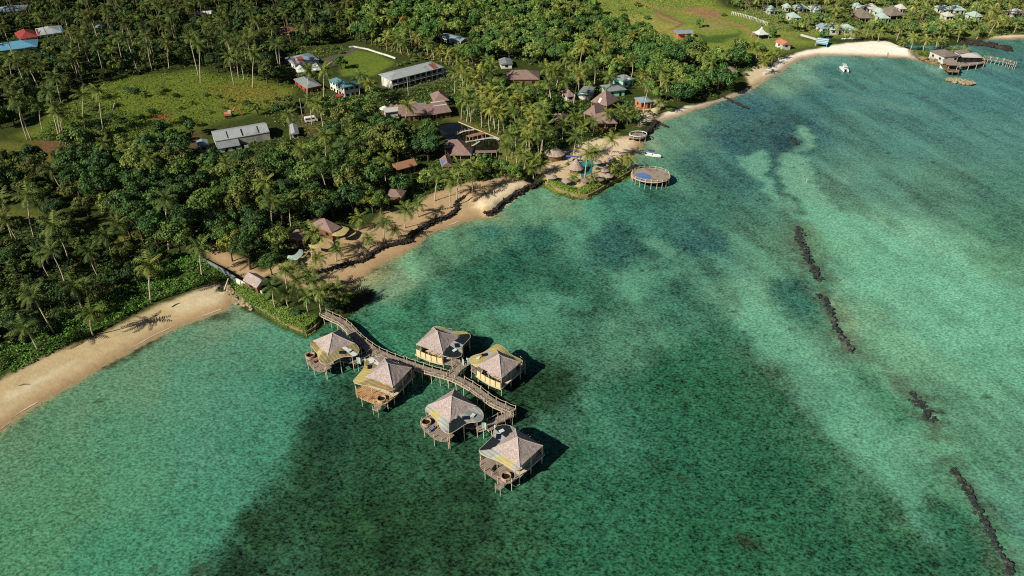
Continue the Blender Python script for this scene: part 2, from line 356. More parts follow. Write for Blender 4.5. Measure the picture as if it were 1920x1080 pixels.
# painted plots of ground: colour, soft edge in metres, outline in pixels
PLOTS = [
 ((98,114,42), 5, [(195,160),(260,150),(375,138),(400,150),(470,150),(545,172),(548,195),(480,215),(395,238),(300,270),(60,272),(30,262),(130,205)]),
 ((120,114,50), 6, [(390,170),(470,160),(540,178),(530,200),(420,200)]),
 ((120,80,45), 3, [(285,225),(320,215),(320,230),(290,235)]),
 ((98,104,46), 3, [(-60,270),(130,285),(120,300),(60,325),(-60,330)]),
 ((112,84,58), 4, [(70,270),(140,268),(145,292),(80,305)]),
 ((92,100,44), 3, [(-20,388),(40,390),(110,425),(60,430),(-20,405)]),
 ((104,108,46), 4, [(120,415),(200,432),(260,455),(255,475),(180,448),(120,430)]),
 ((98,118,46), 2, [(640,112),(662,98),(700,103),(745,120),(735,130),(702,146),(665,147),(640,150)]),
 ((92,88,76), 1.5, [(600,116),(640,105),(668,92),(675,97),(645,112),(625,128),(600,140),(585,138)]),
 ((92,86,72), 1.5, [(715,165),(845,140),(900,132),(905,140),(850,152),(760,176)]),
 ((122,138,62), 6, [(1085,-40),(1320,-40),(1345,15),(1400,28),(1470,50),(1500,75),(1540,82),(1480,92),(1420,108),(1330,108),(1235,85),(1185,60),(1115,42)]),
 ((146,148,76), 5, [(1150,30),(1250,35),(1300,60),(1230,75),(1160,50)]),
 ((150,122,84), 2.5, [(1275,14),(1330,20),(1362,30),(1345,36),(1300,28)]),
 ((146,126,78), 3, [(1232,30),(1262,42),(1275,52),(1240,45)]),
 ((142,140,84), 4, [(1315,38),(1355,48),(1370,57),(1320,60)]),
 ((76,100,44), 2.5, [(1305,66),(1330,72),(1375,66),(1385,60),(1384,70),(1350,83),(1310,83)]),
 ((132,108,78), 1.2, [(1228,22),(1275,40),(1288,47),(1270,56),(1232,70),(1238,80),(1230,88),(1225,74),(1262,55),(1278,47),(1262,40),(1224,25)]),
 ((150,130,84), 2, [(1190,2),(1240,16),(1330,32),(1395,50),(1420,75),(1415,76),(1388,54),(1320,36),(1235,20),(1185,5)]),
 ((124,136,68), 5, [(1385,0),(1920,-20),(1960,50),(1850,68),(1700,72),(1560,72),(1440,70),(1400,40)]),
 ((132,144,66), 3, [(1655,42),(1700,45),(1760,62),(1700,68),(1640,58)]),
 ((60,104,34), 1, [(1540,84),(1565,80),(1580,88),(1560,91),(1535,91)]),
 ((118,116,58), 4, [(820,225),(862,226),(940,258),(985,290),(960,330),(935,320),(940,265),(862,232)]),
 ((112,108,48), 4, [(1190,140),(1260,130),(1290,150),(1230,178),(1195,165)]),
 ((96,84,56), 4, [(560,212),(600,212),(610,240),(580,262),(555,240)]),
 ((104,84,62), 3, [(352,268),(372,252),(380,275),(365,283)]),
 # sand
 ((196,176,134), 1.2, [(-120,775),(0,719),(87,672),(130,652),(175,634),(230,604),(287,574),(330,557),(375,543),(400,531),(428,537),(446,560),(430,600),(330,660),(200,740),(0,880),(-140,980)]),
 ((214,200,164), 1.5, [(0,744),(60,714),(110,690),(140,674),(130,686),(60,728),(0,762)]),
 ((212,196,160), 2, [(300,570),(390,538),(425,540),(420,556),(340,580)]),
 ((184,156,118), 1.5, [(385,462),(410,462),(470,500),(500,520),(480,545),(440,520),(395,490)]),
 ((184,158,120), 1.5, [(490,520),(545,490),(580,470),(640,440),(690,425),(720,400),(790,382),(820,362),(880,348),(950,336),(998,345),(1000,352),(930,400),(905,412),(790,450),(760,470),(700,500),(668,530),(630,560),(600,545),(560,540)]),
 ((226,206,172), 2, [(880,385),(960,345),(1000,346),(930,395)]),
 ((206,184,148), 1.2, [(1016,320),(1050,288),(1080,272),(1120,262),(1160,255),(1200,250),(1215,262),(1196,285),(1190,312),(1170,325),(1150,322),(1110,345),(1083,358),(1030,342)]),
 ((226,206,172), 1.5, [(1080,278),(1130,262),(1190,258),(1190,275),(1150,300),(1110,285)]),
 ((128,136,50), 1, [(1026,338),(1078,357),(1083,368),(1050,358),(1024,344)]),
 ((126,134,52), 1, [(1083,358),(1125,345),(1158,327),(1180,318),(1182,326),(1150,345),(1102,369),(1083,370)]),
 ((247,240,222), 1.2, [(1222,236),(1236,220),(1290,197),(1350,181),(1398,163),(1425,150),(1430,135),(1442,124),(1465,108),(1500,97),(1540,88),(1575,84),(1610,80),(1660,80),(1700,92),(1740,112),(1735,125),(1700,120),(1560,115),(1480,135),(1400,185),(1300,215),(1240,245)]),
 ((224,204,170), 1.5, [(1190,205),(1225,190),(1240,200),(1225,225),(1200,240)]),
 ((214,196,160), 1.5, [(1395,135),(1425,120),(1440,125),(1425,150),(1400,158)]),
 ((232,216,186), 1, [(1845,74),(1862,66),(1930,62),(1990,50),(1990,76),(1900,80)]),
 ((120,112,90), 1.5, [(1700,92),(1760,96),(1800,95),(1845,110),(1842,120),(1800,126),(1750,122),(1725,112)]),
 ((92,112,44), 1.2, [(1712,94),(1750,99),(1755,108),(1735,108)]),
 ((66,88,32), 1.5, [(427,533),(500,572),(545,590),(585,600),(590,616),(575,624),(520,598),(468,566),(430,545)]),
]
WATER_EDGE_RGB = (168,138,104)
REEF_PX = [[(1497, 425), (1500, 450), (1511, 470), (1520, 492), (1530, 515), (1540, 523)], [(1536, 553), (1548, 560), (1558, 585), (1566, 612), (1580, 632), (1598, 655)], [(1715, 735), (1727, 755), (1742, 772), (1752, 790)], [(1790, 880), (1805, 905), (1825, 935), (1848, 975), (1868, 1015), (1885, 1045), (1905, 1090)], [(1483, 255), (1490, 262), (1494, 270)]]
def qs_y(p): return p[:, 1]
def build_ground():
    ys = [40.0]
    while ys[-1] < 560:
        y = ys[-1]
        ys.append(y + (0.75 if 80 < y < 200 else (1.0 if y < 330 else 1.5)))
    while ys[-1] < 2600: ys.append(ys[-1] * 1.12)
    ys = np.array([-300, -120, 0] + ys)
    xs = list(np.arange(-300, 330, 1.05))
    lo, hi = xs[0], xs[-1]; st = 3.0
    while hi < 1500:
        hi += st; lo -= st; st *= 1.22
        xs = [lo] + xs + [hi]
    xs = np.array(xs)
    X, Y = np.meshgrid(xs, ys)
    q = np.stack([X.ravel(), Y.ravel()], 1)
    h, d = height(q, True)
    n = len(q)
    v = np.concatenate([q, h[:, None]], 1)
    # --- colours
    col = np.empty((n, 3)); gr = np.zeros(n)
    landm = d > -1.5
    base = np.array(lin((58, 70, 32)))
    col[:] = base
    w = (fbm(q[:, 0], q[:, 1], 14, 5) - .5)
    w2 = (fbm(q[:, 0], q[:, 1], 14, 31) - .5)
    qa = q[landm] + np.stack([w[landm], w2[landm]], 1) * 5
    cl = col[landm]
    f = .75 + .5 * fbm(qa[:, 0], qa[:, 1], 20, 8)
    cl = cl * f[:, None]
    sandy = np.zeros(len(qa))
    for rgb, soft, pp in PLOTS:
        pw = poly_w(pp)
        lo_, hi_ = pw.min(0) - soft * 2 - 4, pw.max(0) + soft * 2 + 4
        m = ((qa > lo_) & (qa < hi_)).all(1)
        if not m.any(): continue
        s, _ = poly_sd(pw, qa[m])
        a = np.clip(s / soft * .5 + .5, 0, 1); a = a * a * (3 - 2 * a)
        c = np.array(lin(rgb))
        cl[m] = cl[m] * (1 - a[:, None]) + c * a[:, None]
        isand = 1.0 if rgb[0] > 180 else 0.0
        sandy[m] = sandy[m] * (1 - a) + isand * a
    wet = np.clip(1 - (d[landm] - .2) / 3.2, 0, 1) * sandy * (poly_sd(SHP, q[landm], SHS)[1] < .3)
    cl = cl * (1 - wet[:, None] * .85) + np.array(lin(WATER_EDGE_RGB)) * wet[:, None] * .85
    col[landm] = cl
    gr[landm] = -1 + sandy * .5
    # --- sea bed
    sea = ~landm
    pj = proj(np.concatenate([q[sea], np.zeros((sea.sum(), 1))], 1))
    qs = q[sea]
    wx = (fbm(qs[:, 0], qs[:, 1], 16, 61, 5) - .5); wy = (fbm(qs[:, 0], qs[:, 1], 16, 77, 5) - .5)
    warp = qs + np.stack([wx, wy], 1) * 16
    vis = (pj[:, 2] > 5)
    pj2 = proj(np.concatenate([warp, np.zeros((len(warp), 1))], 1))[:, :2]
    pj2 = np.clip(np.nan_to_num(pj2), [-300, 60], [2150, 1250])
    cpt = SEAP[:, :2].copy()
    cc_ = SEAP[:, 2:].copy(); gap = cc_[:, 1] - cc_[:, 0]
    cc_[:, 0] += .31 * gap; cc_[:, 1] -= .05 * gap; cc_[:, 2] -= .03 * gap
    lf_ = (SEAP[:, 0] < 530) & (SEAP[:, 1] > 630) & (cc_[:, 1] > 100); cc_[lf_] = cc_[lf_] * .94 - np.array([10, 0, -2])
    far_ = (cc_[:, 0] < 95) & (SEAP[:, 1] < 340) & (SEAP[:, 0] > 1520); cc_[far_] = cc_[far_] * .5 + np.array([90, 138, 126]) * .5
    crgb = np.array([lin(c) for c in np.clip(cc_, 0, 255)])
    def metric(p):  # flatten perspective a little: far rows weigh more
        return np.stack([p[:, 0] * 1.0, 1500 * np.log1p((p[:, 1] + 200) / 400)], 1)
    cm, pm = metric(cpt), metric(pj2)
    out = np.zeros((len(pm), 3)); ws = np.zeros(len(pm))
    for i in range(len(cm)):
        dd = ((pm - cm[i]) ** 2).sum(1)
        k = 1 / (dd + 180) ** 2.1
        out += k[:, None] * crgb[i]; ws += k
    out /= ws[:, None]
    ds = -d[sea]
    # sandy shallows at the beach edges, weed streaks along the drift
    sl = poly_sd(SHP, qs, SHS)[1]
    e = np.clip(1 - ds / 4.5, 0, 1) ** 1.4 * (sl < .2)
    out = out * (1 - e[:, None] * .7) + np.array(lin((150, 134, 98))) * e[:, None] * .7
    dv = (P(1850, 650) - P(1560, 420))[:2]; dv /= np.linalg.norm(dv)
    uy, ux = qs @ dv, qs @ np.array([-dv[1], dv[0]])
    streak = fbm(ux, uy * .14, 4.5, 123, 5)
    patchy = fbm(qs[:, 0], qs[:, 1], 18, 201, 5)
    left = np.clip((pj2[:, 0] - 480) / 250, 0, 1)
    k = 1 + left * ((streak - .5) * .85 + (patchy - .5) * .34)
    weed = np.clip((fbm(qs[:, 0], qs[:, 1], 5.5, 611, 4) - .47) * 9, -1, 1)
    tongue = np.clip((fbm(ux, uy * .3, 9, 655, 4) - .52) * 8, -1, 1)
    k = k + left * np.clip((qs_y(pj2) - 180) / 300, .35, 1) * (weed * .13 + tongue * .07)
    out = out * np.clip(k, .40, 1.7)[:, None]
    wq = qs + np.stack([fbm(qs[:, 0], qs[:, 1], 7, 411, 5) - .5, fbm(qs[:, 0], qs[:, 1], 7, 433, 5) - .5], 1) * 9
    nz = fbm(qs[:, 0], qs[:, 1], 3, 477, 3) - .5
    for rgb, soft, al, pp in SEAPLOTS:
        pw = poly_w0(pp); lo_, hi_ = pw.min(0) - soft - 9, pw.max(0) + soft + 9
        m = ((qs > lo_) & (qs < hi_)).all(1)
        s_ = poly_sd(pw, wq[m])[0]
        a = np.clip((s_ + nz[m] * 5) / (soft * .6) * .5 + .5, 0, 1)[:, None] * al
        out[m] = out[m] * (1 - a) + np.array(lin(rgb)) * a
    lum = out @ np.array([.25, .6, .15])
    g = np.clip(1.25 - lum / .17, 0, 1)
    # floating weed lines against the left beach
    for pp, wd in ((REEF_PX[0], 7), (REEF_PX[1], 5.5), (REEF_PX[2], 6), (REEF_PX[3], 4.5), ([(1478, 372), (1486, 395), (1497, 425)], 5), ([(1534, 520), (1540, 556)], 4.5), ([(1600, 655), (1640, 680), (1690, 715), (1715, 735)], 4.2), ([(1752, 790), (1772, 830), (1790, 880)], 4.2), ([(1478,262),(1492,272)], 5.01), ([(200,684),(225,673),(250,658),(275,644),(293,632)], 2.4), ([(330,612),(350,603)], 1.4), ([(368,598),(400,591),(432,589)], 2.6), ([(700,470),(712,478)],1.2), ([(355,990),(361,993)],1.3), ([(284,1066),(289,1065)],1.1), ([(365,1066),(378,1064)],1.8), ([(374,1052),(384,1060)],1.5), ([(181,749),(184,750)],.9), ([(392,697),(394,700)],.8), ([(438,660),(446,662)],.8), ([(1222,862),(1230,866)],1.4), ([(1275,893),(1290,900)],1.6), ([(1240,868),(1248,880)],1.2), ([(1184,1057),(1190,1060)],1.3), ([(1390,1010),(1420,1020)],2.2)):
        pw = [P(*a_)[:2] for a_ in pp]
        for a_, b_ in zip(pw[:-1], pw[1:]):
            ab = b_ - a_
            t = np.clip(((qs - a_) @ ab) / (ab @ ab), 0, 1)
            dd = np.sqrt(((qs - a_ - t[:, None] * ab) ** 2).sum(1)) / wd
            a = np.clip(1.2 - dd, 0, 1) * np.clip((fbm(qs[:, 0], qs[:, 1], 2.2, 7, 3) - .3) * 3, 0, 1) * (.6 if wd > 4 else 1)
            out = out * (1 - a[:, None] * .8) + np.array(lin((40, 62, 60) if wd == 5.01 else ((80, 92, 74) if wd > 4 else (48, 52, 34)))) * a[:, None] * .8
    # stray dark coral heads
    cor = np.clip((fbm(qs[:, 0], qs[:, 1], 2.6, 321, 2) - .80) * 14, 0, 1) * np.clip((fbm(qs[:, 0], qs[:, 1], 22, 99, 2) - .42) * 5, 0, 1)
    out = out * (1 - cor[:, None] * .65)
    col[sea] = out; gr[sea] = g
    # --- faces, split into ground / beach / sea bed
    nx, ny = len(xs), len(ys)
    i = (np.arange(ny - 1)[:, None] * nx + np.arange(nx - 1)[None]).ravel()
    fc = np.stack([i, i + 1, i + nx + 1, i + nx], 1)
    fh = h[fc].mean(1)
    full = np.zeros(n); full[np.where(landm)[0]] = sandy
    fs = full[fc].mean(1)
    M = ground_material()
    kinds = np.where(fh < 0, 0, np.where(fs > .5, 1, 2))
    for kk, nm, lb in ((0, 'seabed', 'shallow lagoon floor of pale sand and dark seagrass'), (1, 'beach', 'pale tan sand along the lagoon edge'), (2, 'ground', 'green and brown ground under the palms and in the clearings')):
        ff = fc[kinds == kk]
        u, inv = np.unique(ff, return_inverse=True)
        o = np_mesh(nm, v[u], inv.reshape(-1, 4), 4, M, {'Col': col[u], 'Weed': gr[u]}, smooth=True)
        tag(o, lb, nm, kind='structure')
def ground_material():
    t = NT('ground_cover'); pos = t.gen()
    c = t.attr('Col'); g = t.attr('Weed', 'Fac')
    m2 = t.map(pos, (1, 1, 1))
    fine = t.noise(t.map(pos, (1, 1.35, 1), (0, 0, R(25))), 1.35, 2, .75)  # seabed speckle: caustic light painted into the colour, along with sand and weed mottling
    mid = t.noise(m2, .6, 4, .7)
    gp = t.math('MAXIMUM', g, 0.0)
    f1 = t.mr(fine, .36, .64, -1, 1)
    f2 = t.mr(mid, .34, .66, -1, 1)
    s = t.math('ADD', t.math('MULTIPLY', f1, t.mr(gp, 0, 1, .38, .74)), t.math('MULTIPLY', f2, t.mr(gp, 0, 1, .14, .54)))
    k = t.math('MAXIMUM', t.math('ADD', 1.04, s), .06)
    land = t.math('LESS_THAN', g, -.25)
    fl = t.mr(t.noise(pos, .8, 5, .7), .3, .7, .55, 1.4)
    dry = t.mr(t.noise(pos, .055, 4, .6), .5, .68, 0, .6, True)
    c = t.mix(t.math('MULTIPLY', dry, t.math('LESS_THAN', g, -.8)), c, t.mix(1.0, c, (1.38, 1.16, .95), 'MULTIPLY'))
    sandk = t.math('LESS_THAN', t.math('ABSOLUTE', t.math('ADD', g, .5)), .12)
    fs = t.mr(t.noise(pos, .5, 6, .7), .3, .7, .86, 1.12)
    k = t.mix(land, k, fl); k = t.mix(sandk, k, fs)
    colr = t.mix(1.0, c, k, 'MULTIPLY')
    nm = t.bump(t.noise(pos, .9, 4, .6), .35, .3)
    t.princ(colr, .9, .1, normal=nm)
    return t.m
def build_water():
    t = NT('lagoon_water'); pos = t.gen()
    a = t.noise(t.map(pos, (1, .55, 1), (0, 0, R(35))), 1.3, 3, .6)
    b = t.noise(t.map(pos, (1, .5, 1), (0, 0, R(20))), .33, 2, .5)
    hgt = t.math('ADD', t.math('MULTIPLY', a, .5), t.math('MULTIPLY', b, 1.0))
    nm = t.bump(hgt, 1.0, .11)
    geo = t.n('ShaderNodeNewGeometry'); dt = t.n('ShaderNodeVectorMath', operation='DOT_PRODUCT')
    t.l(nm, dt.inputs[0]); t.l(geo.outputs['Incoming'], dt.inputs[1])
    c1 = t.math('SUBTRACT', 1.0, t.math('ABSOLUTE', dt.outputs['Value']), clamp=True)
    fr = t.math('ADD', .011, t.math('MULTIPLY', .75, t.math('POWER', c1, 5.0)), clamp=True)
    gl = t.n('ShaderNodeBsdfGlossy'); gl.inputs['Roughness'].default_value = .08; t.l(nm, gl.inputs['Normal'])
    tr = t.n('ShaderNodeBsdfTransparent'); tr.inputs["Color"].default_value = (.95, 1.0, .99, 1)
    mx = t.n('ShaderNodeMixShader')
    t.l(fr, mx.inputs[0]); t.l(tr.outputs[0], mx.inputs[1]); t.l(gl.outputs[0], mx.inputs[2])
    t.l(mx.outputs[0], t.out.inputs['Surface'])
    o = MB().add([(-1500, -300, 0), (1500, -300, 0), (1500, 2600, 0), (-1500, 2600, 0)], [(0, 1, 2, 3)]).build('water', t.m)
    tag(o, 'clear green lagoon water rippled by the breeze', 'water', kind='structure')

def build_foam():
    """broken line of wash where the water meets the beaches"""
    mb = MB()
    for px in ([(-40, 820), (0, 797), (92, 741), (130, 717), (200, 677), (260, 644), (330, 609), (390, 588), (420, 578)], [(1232, 227), (1272, 215), (1310, 200), (1350, 186), (1395, 172), (1440, 143), (1474, 122), (1501, 108.5), (1535, 102), (1575, 102.5), (1630, 104.5), (1690, 107)], [(800, 441), (832, 423), (866, 413), (892, 406)]):
        p = np.array([P(a, b)[:2] for a, b in px]); d = np.r_[0, np.cumsum(np.linalg.norm(np.diff(p, axis=0), axis=1))]
        t = np.arange(0, d[-1], .7); q = np.stack([np.interp(t, d, p[:, 0]), np.interp(t, d, p[:, 1])], 1)
        g = np.gradient(q, axis=0); g /= np.linalg.norm(g, axis=1)[:, None]; nn = np.stack([-g[:, 1], g[:, 0]], 1)
        offs = np.linspace(-5, 5, 61)
        al = (q[:, None] + nn[:, None] * offs[None, :, None]).reshape(-1, 2)
        h = height(al).reshape(len(q), -1)
        for row in range(2):
            run = []
            for i in range(len(q)):
                s_ = np.where(np.diff(np.sign(h[i])) != 0)[0]
                wd = max(0, fbm(np.array([t[i] * 1.0]), np.array([row * 50.0]), 6, 19, 2)[0] - (.46 if row == 0 else .62)) * .55
                if len(s_) and wd > .03:
                    o_ = offs[s_[0]] + row * -1.1 * (1 if h[i][-1] > h[i][0] else -1); c = q[i] + nn[i] * o_
                    run.append((c - nn[i] * wd, c + nn[i] * wd))
                else:
                    if len(run) > 2: mb.strip([(a[0], a[1], .045) for a, b in run], [(b[0], b[1], .045) for a, b in run], .03)
                    run = []
            if len(run) > 2: mb.strip([(a[0], a[1], .045) for a, b in run], [(b[0], b[1], .045) for a, b in run], .03)
    tag(mb.build('surf_foam', mat('sea_foam', (200, 192, 168), .8, .2, 3)), 'thin broken line of white wash along the beaches', 'foam', kind='stuff')
# ------------------------------------------------------------------ materials of the built things
def thatch_mat(name, rgb, dark=0.6):
    t = NT(name); v = t.obj()
    a = t.noise(t.map(v, (1, 1, 2.6)), 2.6, 3, .75); b = t.noise(v, 6, 2, .6); c = t.noise(v, .5, 3, .5)
    f = t.math('ADD', t.math('MULTIPLY', a, .5), t.math('MULTIPLY', b, .5))
    k = t.math('MULTIPLY', t.mr(f, .35, .65, 1 - dark, 1 + dark * .6), t.mr(c, .3, .7, .88, 1.1))
    t.princ(t.scale(lin(rgb), k), .95, .1, normal=t.bump(f, .6, .15))
    return t.m
MT = {}
def init_mats():
    MT.update(
        thatch=thatch_mat('shingle_thatch', (182, 166, 160)), thatch_old=thatch_mat('weathered_thatch', (150, 126, 118)), thatch_grey=thatch_mat('grey_thatch', (138, 126, 116)), thatch_pale=thatch_mat('pale_thatch', (176, 158, 144)),
        hip=mat('ridge_cap', (196, 184, 176), .8, .12), deck=mat('deck_planks', (152, 138, 126), .85, .28, 1.2, stripe=('X', 2.6, .35), patch=(126, 110, 98)),
        deckwarm=mat('oiled_planks', (188, 150, 108), .8, .22, 1.2, stripe=('Y', 2.2, .35), patch=(150, 100, 66)),
        deckgrey=mat('grey_planks', (158, 146, 132), .85, .25, 1.0, stripe=('Y', 1.6, .25), patch=(132, 120, 108)),
        cream=mat('cream_panel', (232, 208, 158), .7, .1, 1), post=mat('bleached_post', (206, 190, 164), .8, .2, 2), brown=mat('brown_timber', (120, 92, 62), .8, .25),
        wall_grey=mat('green_grey_wall', (150, 148, 128), .8, .15), dark=mat('dark_opening', (22, 24, 24), .5, .2, 1, .4), glass=mat('dark_glass', (38, 44, 46), .25, .2, 1, .5),
        solar=mat('solar_panel', (22, 34, 58), .25, .15, 2, .5, stripe=('Y', 2, .3)), white=mat('white_sheet', (214, 218, 214), .6, .12, 1.5, patch=(170, 176, 176)),
        yellow=mat('yellow_sheeting', (188, 174, 114), .6, .18, .8, stripe=('X', 1.2, .12), patch=(176, 152, 72)), olive=mat('olive_sheeting', (150, 138, 96), .65, .22, .8, stripe=('X', 1.2, .25), patch=(132, 122, 84)),
        tan=mat('tan_sheeting', (148, 126, 82), .65, .2, .8, stripe=('X', 1.2, .18), patch=(120, 98, 62)), grey=mat('grey_sheeting', (176, 180, 172), .6, .2, .9, stripe=('X', 1.2, .2), patch=(140, 142, 132)),
        rope=mat('pale_rope', (200, 184, 156), .9, .1), rail=mat('rail_timber', (190, 168, 140), .85, .2, 2), tub=mat('tub_wall', (186, 160, 128), .8, .2), blue=mat('blue_tarp', (92, 128, 178), .6, .2, .5),
        red=mat('red_roof', (152, 66, 62), .6, .18, .5, stripe=('X', 1.5, .12)), rust=mat('rusty_sheet', (140, 82, 72), .75, .3, .6), bluegrey=mat('blue_grey_roof', (138, 158, 170), .55, .15, .5, stripe=('X', 1.5, .1), patch=(150, 150, 146)),
        bright_blue=mat('blue_roof', (98, 156, 182), .55, .15, .5, stripe=('X', 1.5, .1)), teal=mat('teal_roof', (92, 136, 138), .55, .14, .5, stripe=('X', 1.5, .1)), roofgrey=mat('grey_roof', (164, 172, 172), .55, .14, .4, stripe=('X', 1.5, .1), patch=(138, 142, 142)),
        slate=mat('dull_grey_roof', (134, 142, 142), .6, .15, .4, stripe=('X', 1.5, .12), patch=(116, 120, 118)), mint=mat('pale_mint_roof', (170, 194, 184), .6, .14, .6, patch=(196, 206, 192)), whitewall=mat('white_wall', (224, 222, 212), .8, .1, .6, patch=(190, 186, 172)),
        tealwall=mat('mint_wall', (150, 214, 186), .8, .1), orange=mat('orange_wall', (196, 124, 84), .8, .2), redwall=mat('red_wall', (176, 74, 60), .8, .2), stone=mat('seawall_stone', (142, 124, 92), .9, .4, 1.2, patch=(70, 62, 50)),
        lava=mat('dark_boulder', (50, 46, 41), .9, .5, 1.0, patch=(76, 68, 58)), reef=mat('reef_rock', (50, 54, 52), .85, .6, .9, patch=(92, 94, 84)), islet=mat('pale_rubble', (154, 140, 114), .9, .35, .8), concrete=mat('pale_concrete', (196, 194, 184), .85, .15, .6, patch=(160, 156, 144)),
        boat=mat('white_boat_hull', (236, 238, 238), .35, .05, 1, .5), navy=mat('blue_canopy', (52, 84, 140), .7, .12), violet=mat('violet_blue_beam', (92, 102, 168), .7, .1), pond=mat('dark_pond_water', (18, 20, 14), .08, .5, .15, .5, patch=(58, 48, 26)), pool=mat('pool_water', (46, 142, 140), .1, .15, .3, .5, patch=(26, 104, 116)),
        brownroof=mat('brown_roof', (158, 116, 90), .8, .2, .6), terracotta=mat('terracotta_roof', (196, 128, 98), .8, .2, .6), tyre=mat('black_rubber', (20, 20, 20), .8, .1), peach=mat('peach_sunbed', (214, 160, 122), .8, .1), skin=mat('person_skin', (120, 82, 60), .7, .1), swim=mat('dark_swimwear', (40, 44, 60), .8, .1), bark0=mat('driftwood_grey', (118, 104, 86), .9, .3), tape=mat('pale_path', (178, 166, 140), .9, .15))
# ------------------------------------------------------------------ villas over the water
def resample(pts, n):
    p = np.array(pts, float)
    # smooth closed-off curve through the points (Catmull-Rom), n+1 samples
    d = np.r_[0, np.cumsum(np.linalg.norm(np.diff(p, axis=0), axis=1))]
    out = []
    for t in np.linspace(0, d[-1], n + 1):
        i = min(max(np.searchsorted(d, t) - 1, 0), len(p) - 2)
        u = (t - d[i]) / max(d[i + 1] - d[i], 1e-9)
        p0, p1, p2, p3 = p[max(i - 1, 0)], p[i], p[i + 1], p[min(i + 2, len(p) - 1)]
        out.append(.5 * (2 * p1 + (p2 - p0) * u + (2 * p0 - 5 * p1 + 4 * p2 - p3) * u * u + (3 * p1 - p0 - 3 * p2 + p3) * u ** 3))
    return np.array(out)
AWN_OUT = [(-3.8, 4.6), (-5.3, 3.7), (-5.4, 1.5), (-5.6, -1.0), (-6.4, -3.4), (-6.6, -5.2), (-5.9, -6.3), (-4.0, -6.5), (-1.0, -6.7), (.8, -7.8), (2.2, -8.2), (3.4, -7.4), (4.2, -6.0), (4.3, -4.2)]
AWN_IN = [(-3.5, 3.6), (-3.5, 3.2), (-3.5, 1.5), (-3.5, -.8), (-3.5, -2.6), (-3.5, -3.3), (-3.3, -3.5), (-2.5, -3.5), (-.8, -3.5), (.6, -3.5), (1.6, -3.5), (2.5, -3.5), (3.2, -3.4), (3.5, -3.2)]
DECK = [(-4, -5.4), (-6.3, -5.8), (-7.5, -4.8), (-8.2, -2.8), (-8.2, -.8), (-8.2, 1.0), (-7.7, 3.0), (-6.6, 3.9), (-4, 4.2)]
DZ, AZ, EZ = 2.1, 4.72, 5.0
